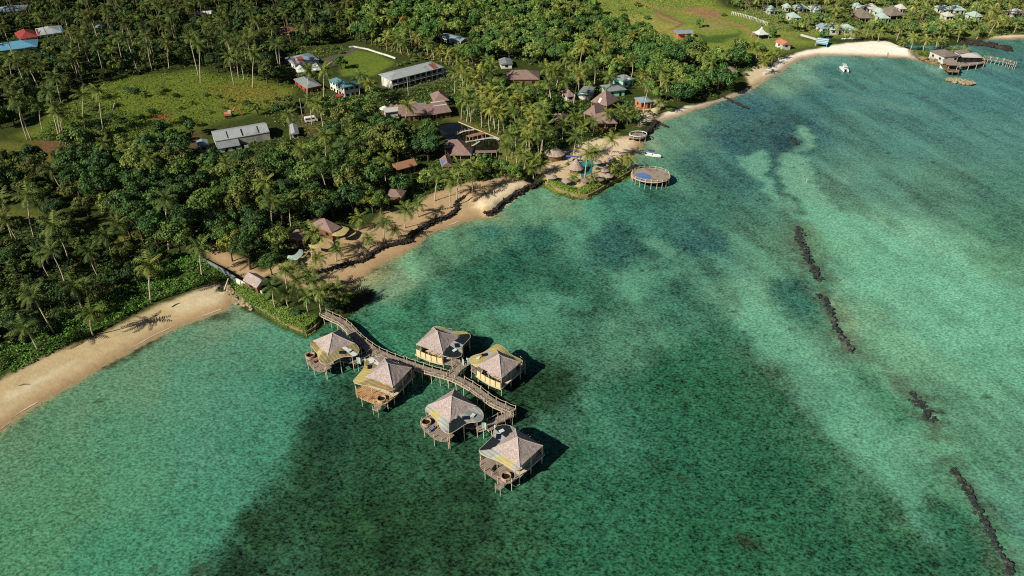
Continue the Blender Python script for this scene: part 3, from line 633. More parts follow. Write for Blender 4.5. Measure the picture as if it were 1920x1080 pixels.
def villa(L, F_, R_, B, away, m, label, pal, warm=False):
    c = [P(a, b, EZ) for a, b in (L, F_, R_, B)]
    ctr = sum(c) / 4
    side = np.mean([np.linalg.norm(c[i] - c[(i + 1) % 4]) for i in range(4)])
    d = ((c[0] + c[1]) - (c[2] + c[3]))[:2]
    if away: d = -d
    yaw = math.atan2(-d[1], -d[0])
    k = side / 8.0
    root = thing('overwater_bungalow', label, 'bungalow', (ctr[0], ctr[1], 0), yaw, 'thatched bungalows on stilts along the boardwalk')
    Y = lambda p: (p[0] * k, p[1] * m * k)
    # roof: a concave pyramid of shingled thatch with pale hip caps
    h = side / 2 + .1
    MB_ = MB(); rings = [(1.0, 0), (.82, .45), (.66, .9), (.5, 1.36), (.33, 1.85), (.16, 2.4), (.02, 2.95)]; ns = 9
    cor = [(-1, -1), (1, -1), (1, 1), (-1, 1)]; ring0 = []
    for a_, b_ in zip(cor, cor[1:] + cor[:1]): ring0 += [(a_[0] + (b_[0] - a_[0]) * u_ / ns, a_[1] + (b_[1] - a_[1]) * u_ / ns, u_ == 0) for u_ in range(ns)]
    vs = []; nr = len(ring0)
    for q_, (r, z) in enumerate(rings):
        for sx, sy, crn in ring0:
            j_ = 0 if (crn and q_) or q_ > 5 else random.uniform(-.07, .07)
            o_ = random.uniform(-.02, .05) if q_ == 0 else 0
            vs.append((sx * (h + o_) * r, sy * (h + o_) * r, EZ + z + j_ * (1.3 if q_ == 0 else .55)))
    fs = [(i_ * nr + j_, i_ * nr + (j_ + 1) % nr, (i_ + 1) * nr + (j_ + 1) % nr, (i_ + 1) * nr + j_) for i_ in range(len(rings) - 1) for j_ in range(nr)]
    fs.append(tuple(range((len(rings) - 1) * nr, len(rings) * nr))); nb = len(vs)
    vs += [(v_[0] * .97, v_[1] * .97, EZ - .2) for v_ in vs[:nr]]
    fs += [(nb + j_, nb + (j_ + 1) % nr, (j_ + 1) % nr, j_) for j_ in range(nr)] + [tuple(range(nb + nr - 1, nb - 1, -1))]
    roof = MB_.add(vs, fs).build('roof', MT['thatch'], root)
    for sx, sy in ((-1, -1), (1, -1), (1, 1), (-1, 1)):
        MB().path([(sx * h * r, sy * h * r, EZ + z + .03) for r, z in rings], [.09] * 7, 5).build("ridge_cap", MT['hip'], roof)
    # awning round the front and the entrance, in sheets of different colours
    N = 30
    O = resample([Y(p) for p in AWN_OUT], N); I = resample([Y(p) for p in AWN_IN], N)
    for a, b, key in pal:
        i0, i1 = int(round(a * N)), int(round(b * N))
        A = [(O[i][0], O[i][1], AZ - .08 + .10 * math.sin(i * .7)) for i in range(i0, i1 + 1)]
        Bp = [(I[i][0], I[i][1], EZ + .22) for i in range(i0, i1 + 1)]
        MB().strip(A, Bp, .07).build('awning', MT[key], root)
    rim = MB().path([(O[i][0], O[i][1], AZ - .12 + .10 * math.sin(i * .7)) for i in range(N + 1)], [.07] * (N + 1), 5)
    rim.build('awning_rim', MT['post'], root)
    # solar panel and hatch on the entrance awning
    for fr, key, w, dpt in ((.70, 'solar', 1.5, 1.0), (.80, 'white', 1.1, .8)):
        i = int(fr * N); p = (O[i] * .52 + I[i] * .48)
        dr = O[i + 1] - O[i]
        MB().box((p[0], p[1], EZ + .10), (w, dpt, .12), math.atan2(dr[1], dr[0])).build('roof_panel', MT[key], root)
    # floor, deck, walls
    hs = side / 2
    MB().box((.1 * k, 0, DZ - .14), (side + .5, side + .6, .28)).build('floor', MT['post'], root)
    MB().prism([Y(p) for p in DECK], DZ - .22, DZ + .02).build('deck', MT['deckwarm' if warm else 'deck'], root)
    MB().prism([Y(p) for p in ((-1, -4.4), (.4, -6.8), (2.2, -7.6), (3.8, -6.8), (4.2, -4.4))], DZ - .25, DZ - .02).build('entrance_deck', MT['deck'], root)
    wi = hs - .75
    w = MB()
    w.box((0, -m * wi, DZ + 1.25), (2 * wi, .14, 2.5)); w.box((0, m * wi, DZ + 1.25), (2 * wi, .14, 2.5))
    w.box((-wi + .07, -m * wi * .55, DZ + 1.25), (.14, wi * .8, 2.48))
    w.build('wall', MT['wall_grey'], root)
    MB().box((-wi + .1, m * wi * .38, DZ + 1.05), (.08, wi * 1.1, 2.1)).build('glass_door', MT['glass'], root)
    for yy in (-.5, .35): MB().box((yy * wi, -m * (wi + .09), DZ + 1.4), (1.3, .06, 1.1)).build('window', MT['dark'], root)
    # curved cream back wall in panels
    n = 5; yb = np.linspace(-hs - .1, hs + .1, n + 1)
    for j in range(n):
        pts = [(hs + .25 + .55 * math.cos(y / hs * 1.3), y) for y in np.linspace(yb[j] + .12, yb[j + 1] - .12, 4)]
        o2 = [(p[0] - .1, p[1]) for p in pts][::-1]
        MB().prism([(p[0], p[1]) for p in pts + o2], DZ + .02, DZ + 1.65).build('back_panel', MT['cream'], root)
    for y in yb:
        x = hs + .27 + .55 * math.cos(y / hs * 1.3)
        MB().bar((x, y, DZ - .2), (x, y, DZ + 2.55), .09).build('wall_post', MT['brown'], root)
    MB().prism([(hs - .3, -hs - .4)] + [(hs + .55 + .55 * math.cos(y / hs * 1.3), y) for y in np.linspace(-hs - .3, hs + .3, 9)] + [(hs - .3, hs + .4)], DZ - .26, DZ - .03).build('ledge', MT['post'], root)
    # round plunge tub at the far end of the deck
    cx, cy = Y((-6.4, 2.1)); rr = 1.1
    tb = MB()
    for i in range(16):
        a0, a1 = 2 * math.pi * i / 16, 2 * math.pi * (i + 1) / 16
        q = [(cx + r_ * math.cos(a), cy + r_ * math.sin(a)) for r_, a in ((rr, a0), (rr, a1), (rr - .16, a1), (rr - .16, a0))]
        tb.prism(q, DZ + .03, DZ + .75)
    tub = tb.build('plunge_tub', MT['tub'], root)
    MB().prism([(cx + (rr - .2) * math.cos(a), cy + (rr - .2) * math.sin(a)) for a in np.linspace(0, 2 * math.pi, 16, endpoint=False)], DZ + .03, DZ + .28).build('tub_water', MT['dark'], tub)
    # step platform down to the water beyond the tub
    if m < 0 and not away:
        sx, sy = Y((-8.7, 2.2))
        MB().box((sx, sy, 1.3), (1.3, 1.7, .16)).box((sx + .75, sy, 1.7), (.5, 1.5, .14)).build('water_steps', MT['deck'], root)
        for dy in (-.7, .7): MB().bar((sx - .5, sy + dy, -1.7), (sx - .5, sy + dy, 2.3), .07).build('pile', MT['post'], root)
    # piles, deck posts and rail
    for i, p in enumerate(DECK[1:-1]):
        x, y = Y(p); x *= .97; y *= .97
        if i % 2 == 0: MB().bar((x, y, -1.2), (x, y, DZ + .95), .10).build('pile', MT['post'], root)
        else: MB().bar((x, y, DZ - .1), (x, y, DZ + .95), .07).build('rail_post', MT['post'], root)
    D = [Y((p[0] * .97, p[1] * .97)) for p in DECK[1:-1]]
    MB().path([(p[0], p[1], DZ + .9) for p in D[4:]], [.045] * len(D[4:]), 4).build('rail', MT['rail'], root)
    for p in ((-hs, -hs), (hs, -hs), (hs, hs), (-hs, hs), (0, -hs), (0, hs), (hs + .4, 0)):
        MB().bar((p[0], p[1], -1.7), (p[0], p[1], EZ - .1), .11).build('pile', MT['post'], root)
    for i in (2, 8, 14, 19, 23, 27):
        z0 = DZ if i < 13 else -1.7
        p = O[i] * .93 + I[i] * .07
        MB().bar((p[0], p[1], z0), (p[0], p[1], AZ - .1), .09).build('awning_post', MT['post'], root)
    # pale screen beside the entrance
    a, b = Y((2.0, -8.4)), Y((2.6, -9.3))
    MB().prism([a, ((a[0] + b[0]) / 2 + .25, (a[1] + b[1]) / 2), b, (b[0] - .08, b[1]), ((a[0] + b[0]) / 2 + .15, (a[1] + b[1]) / 2), (a[0] - .08, a[1])], DZ, DZ + 2.0).build('screen', MT['mint'], root)
    reg_protect([(ctr[0], ctr[1])], 9)
    return root, k, m
PROTECT = []
def reg_protect(*a): pass
def on_villa(v, x, y, z):
    root, k, m = v
    c, s = math.cos(root.rotation_euler.z), math.sin(root.rotation_euler.z)
    x, y = x * k, y * m * k
    return (root.location.x + x * c - y * s, root.location.y + x * s + y * c, z)
def sun_lounger(loc, rz, label, key, n=[0]):
    r = thing('sun_lounger', label, 'sun lounger', loc, rz, 'loungers on the bungalow decks')
    MB().box((0, 0, .3), (1.9, .62, .1)).build('frame', MT['brown'], r)
    MB().box((.15, 0, .39), (1.4, .58, .08)).build('mattress', MT[key], r)
    b = MB().add([(-.55, -.29, .36), (-.55, .29, .36), (-.95, .29, .75), (-.95, -.29, .75), (-.6, -.29, .3), (-.6, .29, .3), (-1.02, .29, .7), (-1.02, -.29, .7)], [(0, 1, 2, 3), (7, 6, 5, 4), (0, 3, 7, 4), (1, 5, 6, 2), (3, 2, 6, 7), (0, 4, 5, 1)]); b.build('backrest', MT[key], r)
    for x in (-.8, .8):
        for y in (-.26, .26): MB().box((x, y, .13), (.07, .07, .26)).build('leg', MT['brown'], r)
def villas():
    V = []
    V.append(villa((585.4, 640.4), (618.5, 664.8), (667.3, 643.1), (633.4, 618.7), False, 1, 'bungalow nearest the shore with olive and tan awning and dark plunge tub', [(0, .24, 'tan'), (.24, .34, 'yellow'), (.34, .47, 'olive'), (.47, .66, 'olive'), (.66, .76, 'tan'), (.76, .82, 'white'), (.82, 1, 'olive')]))
    V.append(villa((686.9, 704.8), (735.7, 728.2), (770, 690.9), (720.6, 671.7), False, -1, 'bungalow with yellow awning and honey coloured timber deck in full sun', [(0, .27, 'tan'), (.27, .4, 'olive'), (.4, .7, 'yellow'), (.7, .8, 'tan'), (.8, .88, 'white'), (.88, 1, 'deck')], True))
    V.append(villa((779.5, 647), (830.7, 663.1), (860, 629.5), (814.6, 614.1), True, -1, 'bungalow with open glass awning and white rails, farther one beyond the boardwalk', [(0, .2, 'yellow'), (.2, .34, 'grey'), (.34, .44, 'yellow'), (.44, .62, 'glass'), (.62, .76, 'grey'), (.76, 1, 'glass')]))
    V.append(villa((895.8, 683.6), (940.4, 711.4), (974, 678.5), (933.1, 658), True, 1, 'bungalow with cream back wall and wide yellow awning bulging behind its roof', [(0, .45, 'yellow'), (.45, .6, 'yellow'), (.6, .68, 'grey'), (.68, 1, 'yellow')]))
    V.append(villa((801.6, 759.9), (847.4, 791.5), (894.3, 759.9), (848.4, 732.4), False, 1, 'bungalow with grey awning and brown loungers on its deck beside the boardwalk end', [(0, .12, 'grey'), (.12, .28, 'yellow'), (.28, .46, 'grey'), (.46, .66, 'glass'), (.66, .76, 'grey'), (.76, .88, 'slate'), (.88, 1, 'grey')]))
    V.append(villa((922.8, 842.4), (974.7, 873), (1017.5, 836.3), (965.6, 803.7), False, -1, 'outermost bungalow with dark glass awning frame and steps down to the water', [(0, .1, 'grey'), (.1, .3, 'yellow'), (.3, .45, 'grey'), (.45, .66, 'glass'), (.66, .76, 'grey'), (.76, .94, 'glass'), (.94, 1, 'grey')]))
    sun_lounger(on_villa(V[4], -5.4, -.2, DZ + .02), V[4][0].rotation_euler.z + .3, 'brown lounger under the grey awning beside the plunge tub', 'deckwarm')
    sun_lounger(on_villa(V[4], -6.6, -.4, DZ + .02), V[4][0].rotation_euler.z + .3, 'lounger with blue towel on the deck of the grey-awning bungalow', 'blue')
    sun_lounger(on_villa(V[0], -6.0, -.6, DZ + .02), V[0][0].rotation_euler.z + .2, 'reddish lounger on the deck of the shoreward bungalow', 'redwall')
    sun_lounger(on_villa(V[5], -6.2, -1.6, DZ + .02), V[5][0].rotation_euler.z + .2, 'dark lounger on the outermost bungalow deck', 'dark')
    return V
# ------------------------------------------------------------------ boardwalk
def deck_run(px, z, w):
    c = resample([P(a, b, z)[:2] for a, b in px], max(2, int(len(px) * 4)))
    nrm = []
    for i in range(len(c)):
        d = c[min(i + 1, len(c) - 1)] - c[max(i - 1, 0)]
        d = d / np.linalg.norm(d); nrm.append((-d[1], d[0]))
    nrm = np.array(nrm)
    return c, c + nrm * w / 2, c - nrm * w / 2
def rope_rail(line, z, root, every=2.6, skip=0, sag=.18, hgt=1.0):
    d = np.r_[0, np.cumsum(np.linalg.norm(np.diff(line, axis=0), axis=1))]
    n = max(1, int(round(d[-1] / every)))
    ps = [np.array([np.interp(t, d, line[:, 0]), np.interp(t, d, line[:, 1])]) for t in np.linspace(0, d[-1], n + 1)]
    for i, p in enumerate(ps):
        if i >= skip: MB().bar((p[0], p[1], z - .3), (p[0], p[1], z + hgt), .11, .10, 6).build('rail_post', MT['post'], root)
    pts = []
    for a, b in zip(ps[:-1], ps[1:]):
        for t in (0, .25, .5, .75):
            q = a * (1 - t) + b * t
            pts.append((q[0], q[1], z + hgt - .1 - sag * 4 * t * (1 - t)))
    pts.append((ps[-1][0], ps[-1][1], z + hgt - .1))
    MB().path(pts, [.05] * len(pts), 4).build('rope', MT['rope'], root)
    return ps
def boardwalk():
    root = thing('boardwalk', 'long curved timber boardwalk on piles linking the bungalows to the shore', 'boardwalk')
    z = 2.2
    main = [(606, 588), (622, 596), (638, 603), (651, 613), (662, 625), (674, 637), (688, 648), (703, 658), (722, 667), (745, 676), (770, 684), (797, 693), (822, 700), (846, 707), (868, 717), (890, 730), (908, 744), (926, 756), (944, 764), (962, 772)]
    c, a, b = deck_run(main, z, 2.3)
    walks = [(main, 2.3), ([(702, 660), (688, 668), (672, 675), (660, 680)], 1.8), ([(845, 706), (853, 696), (861, 688), (868, 683)], 2.2), ([(866, 685), (860, 679), (852, 674)], 1.5), ([(864, 685), (874, 681), (884, 679)], 1.5), ([(958, 775), (940, 784), (922, 793), (906, 800), (893, 803)], 2.0), ([(686, 669), (694, 675)], 1.4), ([(914, 797), (922, 806)], 1.4)]
    for i, (px, w) in enumerate(walks):
        zz = z - .012 * i
        cc, aa, bb = deck_run(px, zz, w)
        MB().strip([(p[0], p[1], zz) for p in aa], [(p[0], p[1], zz) for p in bb], .14).build('walkway', MT['deck'], root)
        for s in (aa, bb): MB().path([(p[0], p[1], zz - .16) for p in s], [.11] * len(s), 4).build('edge_beam', MT['rail'], root)
        if i in (0, 1, 2, 5):
            for s in (aa, bb):
                for k in range(1 if i else 2, len(s), 3 if i == 0 else 4):
                    p = s[k]
                    MB().bar((p[0], p[1], -1.7), (p[0], p[1], zz - .05), .11).build('pile', MT['post'], root)
    rope_rail(a[:40], z, root); rope_rail(a[40:56], z, root); rope_rail(a[60:], z, root)
    rope_rail(b[:16], z, root); rope_rail(b[32:72], z, root); rope_rail(b[72:], z, root)
    for k in (1, 5):
        cc, aa, bb = deck_run(walks[k][0], z, walks[k][1])
        rope_rail(aa, z, root); rope_rail(bb, z, root)
    cc, aa, bb = deck_run(walks[2][0], z, 2.2); rope_rail(aa, z, root); rope_rail(bb, z, root)
# ------------------------------------------------------------------ rocks, walls, hedges
def line_pts(px, step, z=0.0):
    p = np.array([P(a, b, z)[:2] for a, b in px])
    d = np.r_[0, np.cumsum(np.linalg.norm(np.diff(p, axis=0), axis=1))]
    t = np.arange(0, d[-1], step)
    return np.stack([np.interp(t, d, p[:, 0]), np.interp(t, d, p[:, 1])], 1), d[-1]
def rock_wall(name, label, cat, px, width, zlo, zhi, rsize, key, n_per_m=3.0, kind=None, per=2, core=0):
    pts, Ltot = line_pts(px, 1 / n_per_m)
    mb = MB()
    for i, p in enumerate(pts):
        for _ in range(per):
            off = random.gauss(0, width / 3.2)
            q = (p[0] + random.gauss(0, width / 4), p[1] + off)
            z = zlo + (zhi - zlo) * random.random() * max(.1, 1 - abs(off) / width)
            mb.rock((q[0], q[1], z), rsize * random.uniform(.55, 1.3))
    if core:
        q = pts[::4]; n_ = []
        for i in range(len(q)):
            d = q[min(i + 1, len(q) - 1)] - q[max(i - 1, 0)]; d = d / max(np.linalg.norm(d), 1e-6); n_.append((-d[1], d[0]))
        n_ = np.array(n_)
        mb.strip([(p[0], p[1], core) for p in q + n_ * width * .3], [(p[0], p[1], core) for p in q - n_ * width * .3], core + .6)
    o = mb.build(name, MT[key])
    return tag(o, label, cat, kind=kind)
def wall_line(name, label, cat, px, th, h, key, z0=-.6, dz=0.0, parent=None):
    p = [P(a, b, dz)[:2] for a, b in px]
    n = len(p); L, Rr = [], []
    for i in range(n):
        d = p[min(i + 1, n - 1)] - p[max(i - 1, 0)]; d = d / np.linalg.norm(d)
        L.append(p[i] + np.array([-d[1], d[0]]) * th / 2); Rr.append(p[i] - np.array([-d[1], d[0]]) * th / 2)
    o = MB().strip([(q[0], q[1], h) for q in L], [(q[0], q[1], h) for q in Rr], h - z0).build(name, MT[key], parent)
    return tag(o, label, cat) if label else o
# ------------------------------------------------------------------ houses from the eave corners seen in the photograph
LAND = []      # (phrase, world xy) landmarks used to word the labels of trees
FOOT = []      # (x, y, radius) where no tree stands
def reg_protect(xys, r, base=None):
    pass
def protect_box(mn, mx, y):
    PROTECT.append((mn[0], mx[0], mn[1], mx[1], y))
def frame(A, B, C, z):
    a, b, c = P(*A, z), P(*B, z), P(*C, z)
    u = (b - a)[:2]; L = np.linalg.norm(u); u = u / L
    v = np.array([-u[1], u[0]])
    W = float((c - b)[:2] @ v)
    ctr = (a[:2] + b[:2]) / 2 + v * W / 2
    return ctr, math.atan2(u[1], u[0]), L, abs(W)
def house(name, label, cat, A, B, C, eave, rise, kind, roofkey, wallkey, nwin=3, base=None, over=.5, group=None, posts=False, patch=None, land=None, root=None, min_w=None, twostorey=False, protect=True):
    base = 1.7 if base is None else base
    ctr, yaw, L, W = frame(A, B, C, base + eave)
    if min_w: W = max(W, min_w)
    own = root is None
    if own:
        root = thing(name, label, cat, (ctr[0], ctr[1], base), yaw, group); off = (0, 0); r0 = 0
    else:
        y0 = root.rotation_euler.z; dx, dy = ctr[0] - root.location.x, ctr[1] - root.location.y
        off = (dx * math.cos(-y0) - dy * math.sin(-y0), dx * math.sin(-y0) + dy * math.cos(-y0)); r0 = yaw - y0
    def put(mb, nm, key, parent=None):
        o = mb.build(nm, MT[key], parent or root)
        if parent is None: o.location = (off[0], off[1], 0); o.rotation_euler = (0, 0, r0)
        return o
    roof = put(MB().roof(L, W, eave, rise, kind), 'roof', roofkey)
    if patch:
        for i, (fx, fw, key) in enumerate(patch):
            sl = rise / (W / 2) if kind != 'shed' else rise / W
            x0, x1 = (fx - .5) * L, (fx - .5 + fw) * L
            y0_, y1_ = -W / 2 * .92, (-W / 2 * .12 if kind != 'shed' else W / 2 * .95)
            zf = lambda y: eave + (y + W / 2) * sl + .05
            MB().strip([(x0, y0_, zf(y0_)), (x0, y1_, zf(y1_))], [(x1, y0_, zf(y0_)), (x1, y1_, zf(y1_))], .03).build('roof_sheet', MT[key], roof)
    l, w = L - 2 * over, W - 2 * over
    if posts:
        for x in np.linspace(-l / 2, l / 2, max(2, int(l / 3) + 1)):
            for y in (-w / 2, w / 2): put(MB().bar((x, y, -.4), (x, y, eave - .1), .10), 'post', 'post')
        put(MB().box((0, 0, .1), (l + .4, w + .4, .4)), 'floor', wallkey)
        if posts == 'half': put(MB().box((0, w * .1, eave * .4), (l * .8, w * .6, eave * .8)), 'wall', wallkey)
    else:
        wl = put(MB().box((0, 0, eave / 2 - .3), (l, w, eave + .5)), 'wall', wallkey)
        if nwin:
            rows = ((1.5,), (1.5, 4.2))[1 if twostorey else 0]
            for z in rows:
                for i in range(nwin):
                    x = (i + .5) / nwin * l - l / 2
                    if i == nwin // 2 and z < 2 and nwin > 1:
                        put(MB().box((x, -w / 2 - .02, 1.05), (1.0, .1, 2.1)), 'door', 'dark')
                    else:
                        put(MB().box((x, -w / 2 - .02, z), (min(1.4, l / nwin * .6), .1, 1.1)), 'window', 'dark')
                for sx in (-1, 1):
                    nn = max(1, int(w / 4))
                    for i in range(nn): put(MB().box((sx * (l / 2 + .02), (i + .5) / nn * w - w / 2, z), (.1, 1.2, 1.1)), 'window', 'dark')
    if own or True:
        ca, sa = math.cos(yaw), math.sin(yaw)
        cs = np.array([(ctr[0] + x * ca - y * sa, ctr[1] + x * sa + y * ca, z) for x in (-L / 2, L / 2) for y in (-W / 2, W / 2) for z in (base, base + eave + rise)])
        pj = proj(cs)
        if protect: protect_box(pj[:, :2].min(0), pj[:, :2].max(0) - np.array([0, 3]), ctr[1])
        for fx in np.linspace(-L / 2, L / 2, max(1, int(L / 6)) + 1): FOOT.append((ctr[0] + fx * ca, ctr[1] + fx * sa, W / 2 + 2.5))
    if land: LAND.append((land, ctr))
    return root
def houses():
    H = house
    # the village inland at upper left
    r = H('house', 'house with red hip roof joined to a grey roofed wing', 'house', (37, 74), (72.5, 68), (54.5, 57), 3, 2.4, 'hip', 'red', 'whitewall', 3, land='red roofed house')
    H('', '', '', (70, 67), (120, 60), (101, 49), 3, 2.0, 'hip', 'roofgrey', 'whitewall', 4, root=r, patch=[(.02, .08, 'red'), (.86, .1, 'bright_blue')])
    H('house', 'house with bright sky blue hip roof below the red roofed house', 'house', (-14, 97), (70, 87), (56, 75), 3, 2.2, 'hip', 'bright_blue', 'whitewall', 4, land='bright blue roofed house')
    H('house', 'house with pale blue roof at the upper left corner', 'house', (-8, 23), (48, 18), (36, 10), 3, 1.6, 'hip', 'bluegrey', 'whitewall', 3, land='pale blue corner house')
    H('shed', 'tiny pale roofed shed deep among the palms of the wood', 'shed', (176, 52), (195, 51), (191, 46), 2.4, .5, 'gable', 'bluegrey', 'whitewall', 1, land='tiny shed in the wood')
    H('shed', 'small white and orange shed half hidden by trees', 'shed', (366, 28), (396, 26), (390, 20), 2.6, .8, 'gable', 'white', 'orange', 2)
    H('hut', 'pinkish brown roofed hut among dark trees', 'hut', (524, 62), (552, 60), (538, 50), 2.6, 1.2, 'hip', 'brownroof', 'whitewall', 2, land='pinkish roofed hut')
    r = H('house', 'large house with grey and blue hip roof and a rusty red patch', 'house', (551.7, 121.5), (599.9, 111.8), (574, 100), 3.2, 1.8, 'hip', 'bluegrey', 'whitewall', 4, patch=[(.03, .1, 'rust'), (.25, .22, 'rust')], land='rusty patched blue house')
    for A, B, C, lb in (((557, 136), (574, 134), (569, 126), 'low white marquee tent behind the grey roof'), ((583, 132), (602, 131), (597, 120), 'tall peaked white marquee tent beside the blue house')):
        t = H('marquee', lb, 'tent', A, B, C, 2.4, 2.4, 'pyramid', 'white', 'white', 0, posts=True, group='white marquees')
    r = H('house', 'long low building with dull grey roof and red front', 'house', (574.6, 166), (604, 159.5), (572, 143.5), 3, 1.6, 'hip', 'slate', 'redwall', 3, land='red fronted grey building', min_w=13)
    r = H('house', 'white building with L shaped teal roof and red awning', 'house', (643.5, 165.5), (676, 159.5), (655, 153), 5, 1.2, 'hip', 'teal', 'whitewall', 3, land='teal roofed white building', twostorey=True)
    H('', '', '', (614.8, 149.5), (643.5, 165.2), (654, 154), 5, 1.3, 'hip', 'teal', 'whitewall', 5, root=r, twostorey=True)
    MB().roof(3, 2, 2.6, .4, 'shed', c=(-6.5, -5)).build('awning', MT['redwall'], r)
    # the school
    r = H('school', 'long two storey school with pale grey roof beside the lawn', 'school', (732.5, 151), (833, 125.5), (803, 116), 5.4, 1.3, 'hip', 'roofgrey', 'whitewall', 0, patch=[(.80, .10, 'rust')], over=.9, land='long school')
    ctr, yaw, L, W = frame((732.5, 151), (833, 125.5), (803, 116), 7.1)
    for z in (1.5, 4.0): 
        for i in range(9):
            x = (i + .5) / 9 * (L - 2) - (L - 2) / 2
            MB().box((x, -W / 2 + .86, z), (2.6, .1, 1.3)).build('window', MT['dark'], r)
    MB().box((0, -W / 2 + .3, 2.75), (L - 1.2, 1.1, .18)).build('gallery', MT['concrete'], r)
    for x in np.linspace(-L / 2 + .7, L / 2 - .7, 10): MB().box((x, -W / 2 + .12, 2.6), (.25, .25, 5.4)).build('post', MT['whitewall'], r)
    for y in (-W / 4, W / 4): MB().box((-L / 2 + .12, y, 2.6), (.25, .25, 5.4)).build('post', MT['whitewall'], r)
    MB().add([(L / 2, -3, 0), (L / 2, -1.4, 0), (L / 2, -1.4, 4.4), (L / 2, -3, 4.4), (L / 2 + 6, -3, 0), (L / 2 + 6, -1.4, 0)], [(0, 1, 2, 3), (0, 3, 4), (1, 5, 2), (3, 2, 5, 4), (0, 4, 5, 1)]).build('stair', MT['concrete'], r)
    H('house', 'low building with pale blue grey roof among garden trees', 'house', (825, 67.5), (866, 77.5), (883, 74), 3, .9, 'gable', 'bluegrey', 'whitewall', 4, land='pale roof behind the school', min_w=7)
    # the warehouse by the van
    r = H('warehouse', 'long warehouse with pale grey metal roof striped by dark gaps', 'warehouse', (402.8, 265), (505.5, 247.4), (485, 231), 3.6, 1.5, 'gable', 'roofgrey', 'concrete', 0, patch=[(.235, .02, 'dark'), (.5, .025, 'dark'), (.80, .02, 'dark')], over=.15, land='long warehouse')
    ctr, yaw, L, W = frame((402.8, 265), (505.5, 247.4), (485, 231), 5.3)
    MB().roof(L * .4, 4.5, 2.2, .9, 'shed', c=(-L * .29, -W / 2 - 2.2)).build('lean_to_roof', MT['slate'], r)
    for i in range(4): MB().box((-L * .42 + i * 3.0, -W / 2 - 4.1, .9), (1.6, .1, 1.5)).build('opening', MT['white'], r)
    H('shed', 'small shed with grey roof butted against the warehouse end', 'shed', (371, 276), (392, 272.5), (384, 262), 2.6, .7, 'gable', 'bluegrey', 'concrete', 1)
    H('shed', 'grey metal shed with two roof sheets behind the warehouse trees', 'shed', (545, 252), (561, 250), (548, 234), 2.6, .8, 'gable', 'roofgrey', 'concrete', 1, land='grey shed near the van', patch=[(.5, .06, 'dark')])
    # the hotel core
    r = H('hotel_block', 'hotel rooms in three staggered thatch fronted blocks with flat grey roofs', 'hotel', (746, 218), (787, 216.5), (778, 203), 2.6, 1.7, 'shed', 'thatch_old', 'brown', 4, land='thatch fronted hotel rooms')
    H('', '', '', (787, 216.5), (816, 214.5), (808, 202), 2.6, 1.7, 'shed', 'thatch_old', 'brown', 3, root=r)
    H('', '', '', (816, 214), (847, 209), (838, 196), 2.9, 1.7, 'shed', 'thatch_old', 'brown', 3, root=r)
    H('', '', '', (722, 212), (752, 208), (748, 200), 3.2, .2, 'flat', 'concrete', 'whitewall', 0, root=r)
    H('', '', '', (760, 205), (800, 203), (796, 193), 3.6, .2, 'flat', 'slate', 'whitewall', 0, root=r)
    H('', '', '', (812, 200), (838, 197), (832, 189), 4.0, .2, 'flat', 'concrete', 'whitewall', 0, root=r)
    for i, (a, b, rr, lb) in enumerate(((721, 203, 2.2, 'white conical hut, leftmost behind the hotel rooms'), (733, 199, 2.2, 'conical thatch hut, middle one behind the hotel rooms'), (745, 200, 2.0, 'conical thatch hut, rightmost behind the hotel rooms'))):
        p = P(a, b, 4.4)
        h = thing('hut', lb, 'hut', (p[0], p[1], 1.7), 0, 'small conical huts behind the hotel rooms')
        MB().cone((0, 0, 2.7), rr, 1.3, 10).build('roof', MT['white' if i == 0 else 'thatch_old'], h); MB().bar((0, 0, -.3), (0, 0, 2.7), rr * .7, n=10).build('wall', MT['brown'], h)
    H('hut', 'hut with pinkish hip roof behind the hotel rooms', 'hut', (770, 198), (788, 197), (784, 191), 2.8, 1.2, 'hip', 'thatch_old', 'brown', 2)
    H('hut', 'broad brown thatched hut at the top of the palm grove', 'hut', (813, 191), (843, 188), (836, 173), 2.8, 2.4, 'hip', 'thatch_old', 'brown', 2)
    H('hut', 'wide brown thatched hall among palms right of the school', 'hall', (950, 149), (1012, 149), (998, 133), 3, 2.6, 'hip', 'thatch_old', 'brown', 3, land='brown thatched hall')
    H('hut', 'little grey roofed hut at the edge of the palms beside the school', 'hut', (938, 121), (962, 120), (958, 110), 2.6, .9, 'gable', 'slate', 'whitewall', 1)
    # fish pond pavilion
    r = H('pavilion', 'two tier thatched pavilion standing beside the fish ponds', 'pavilion', (841, 291), (885, 291), (875, 277), 2.8, 2.3, 'hip', 'thatch_old', 'brown', 0, posts='half', land='fish pond pavilion')
    H('', '', '', (832, 278), (873, 277), (858, 265), 3.6, 2.2, 'hip', 'thatch_old', 'brown', 0, root=r, posts='half')
    H('hut', 'low thatched hut with a blue tarp in front of the pond pavilion', 'hut', (828, 313), (851, 311), (849, 296), 2.2, 1.6, 'gable', 'thatch_old', 'brown', 0, patch=[(.05, .3, 'blue')])
    H('hut', 'long brown roofed house sunk in the trees behind the beach', 'house', (745, 319), (783, 309), (771, 298), 2.8, 1.5, 'gable', 'brownroof', 'brown', 2, land='long brown roofed house')
    H('hut', 'hut with dark thatch half buried in trees above the beach', 'hut', (722, 368), (753, 371), (750, 355), 2.6, 1.4, 'hip', 'thatch_old', 'brown', 0)
    # beach villas
    r = H('beach_villa', 'beach villa with pointed thatch roof and yellow curved awning', 'villa', (622, 437), (641, 425.5), (606, 405), 3, 2.7, 'pyramid', 'thatch_old', 'brown', 2, land='pointed beach villa', min_w=9)
    curved_awning(r, [(622, 441), (633, 443), (645, 441), (652, 434), (655, 428), (648, 425)], [(624, 437), (632, 434), (638, 431), (642, 428), (643, 425), (640, 423)], 4.2, 'yellow')
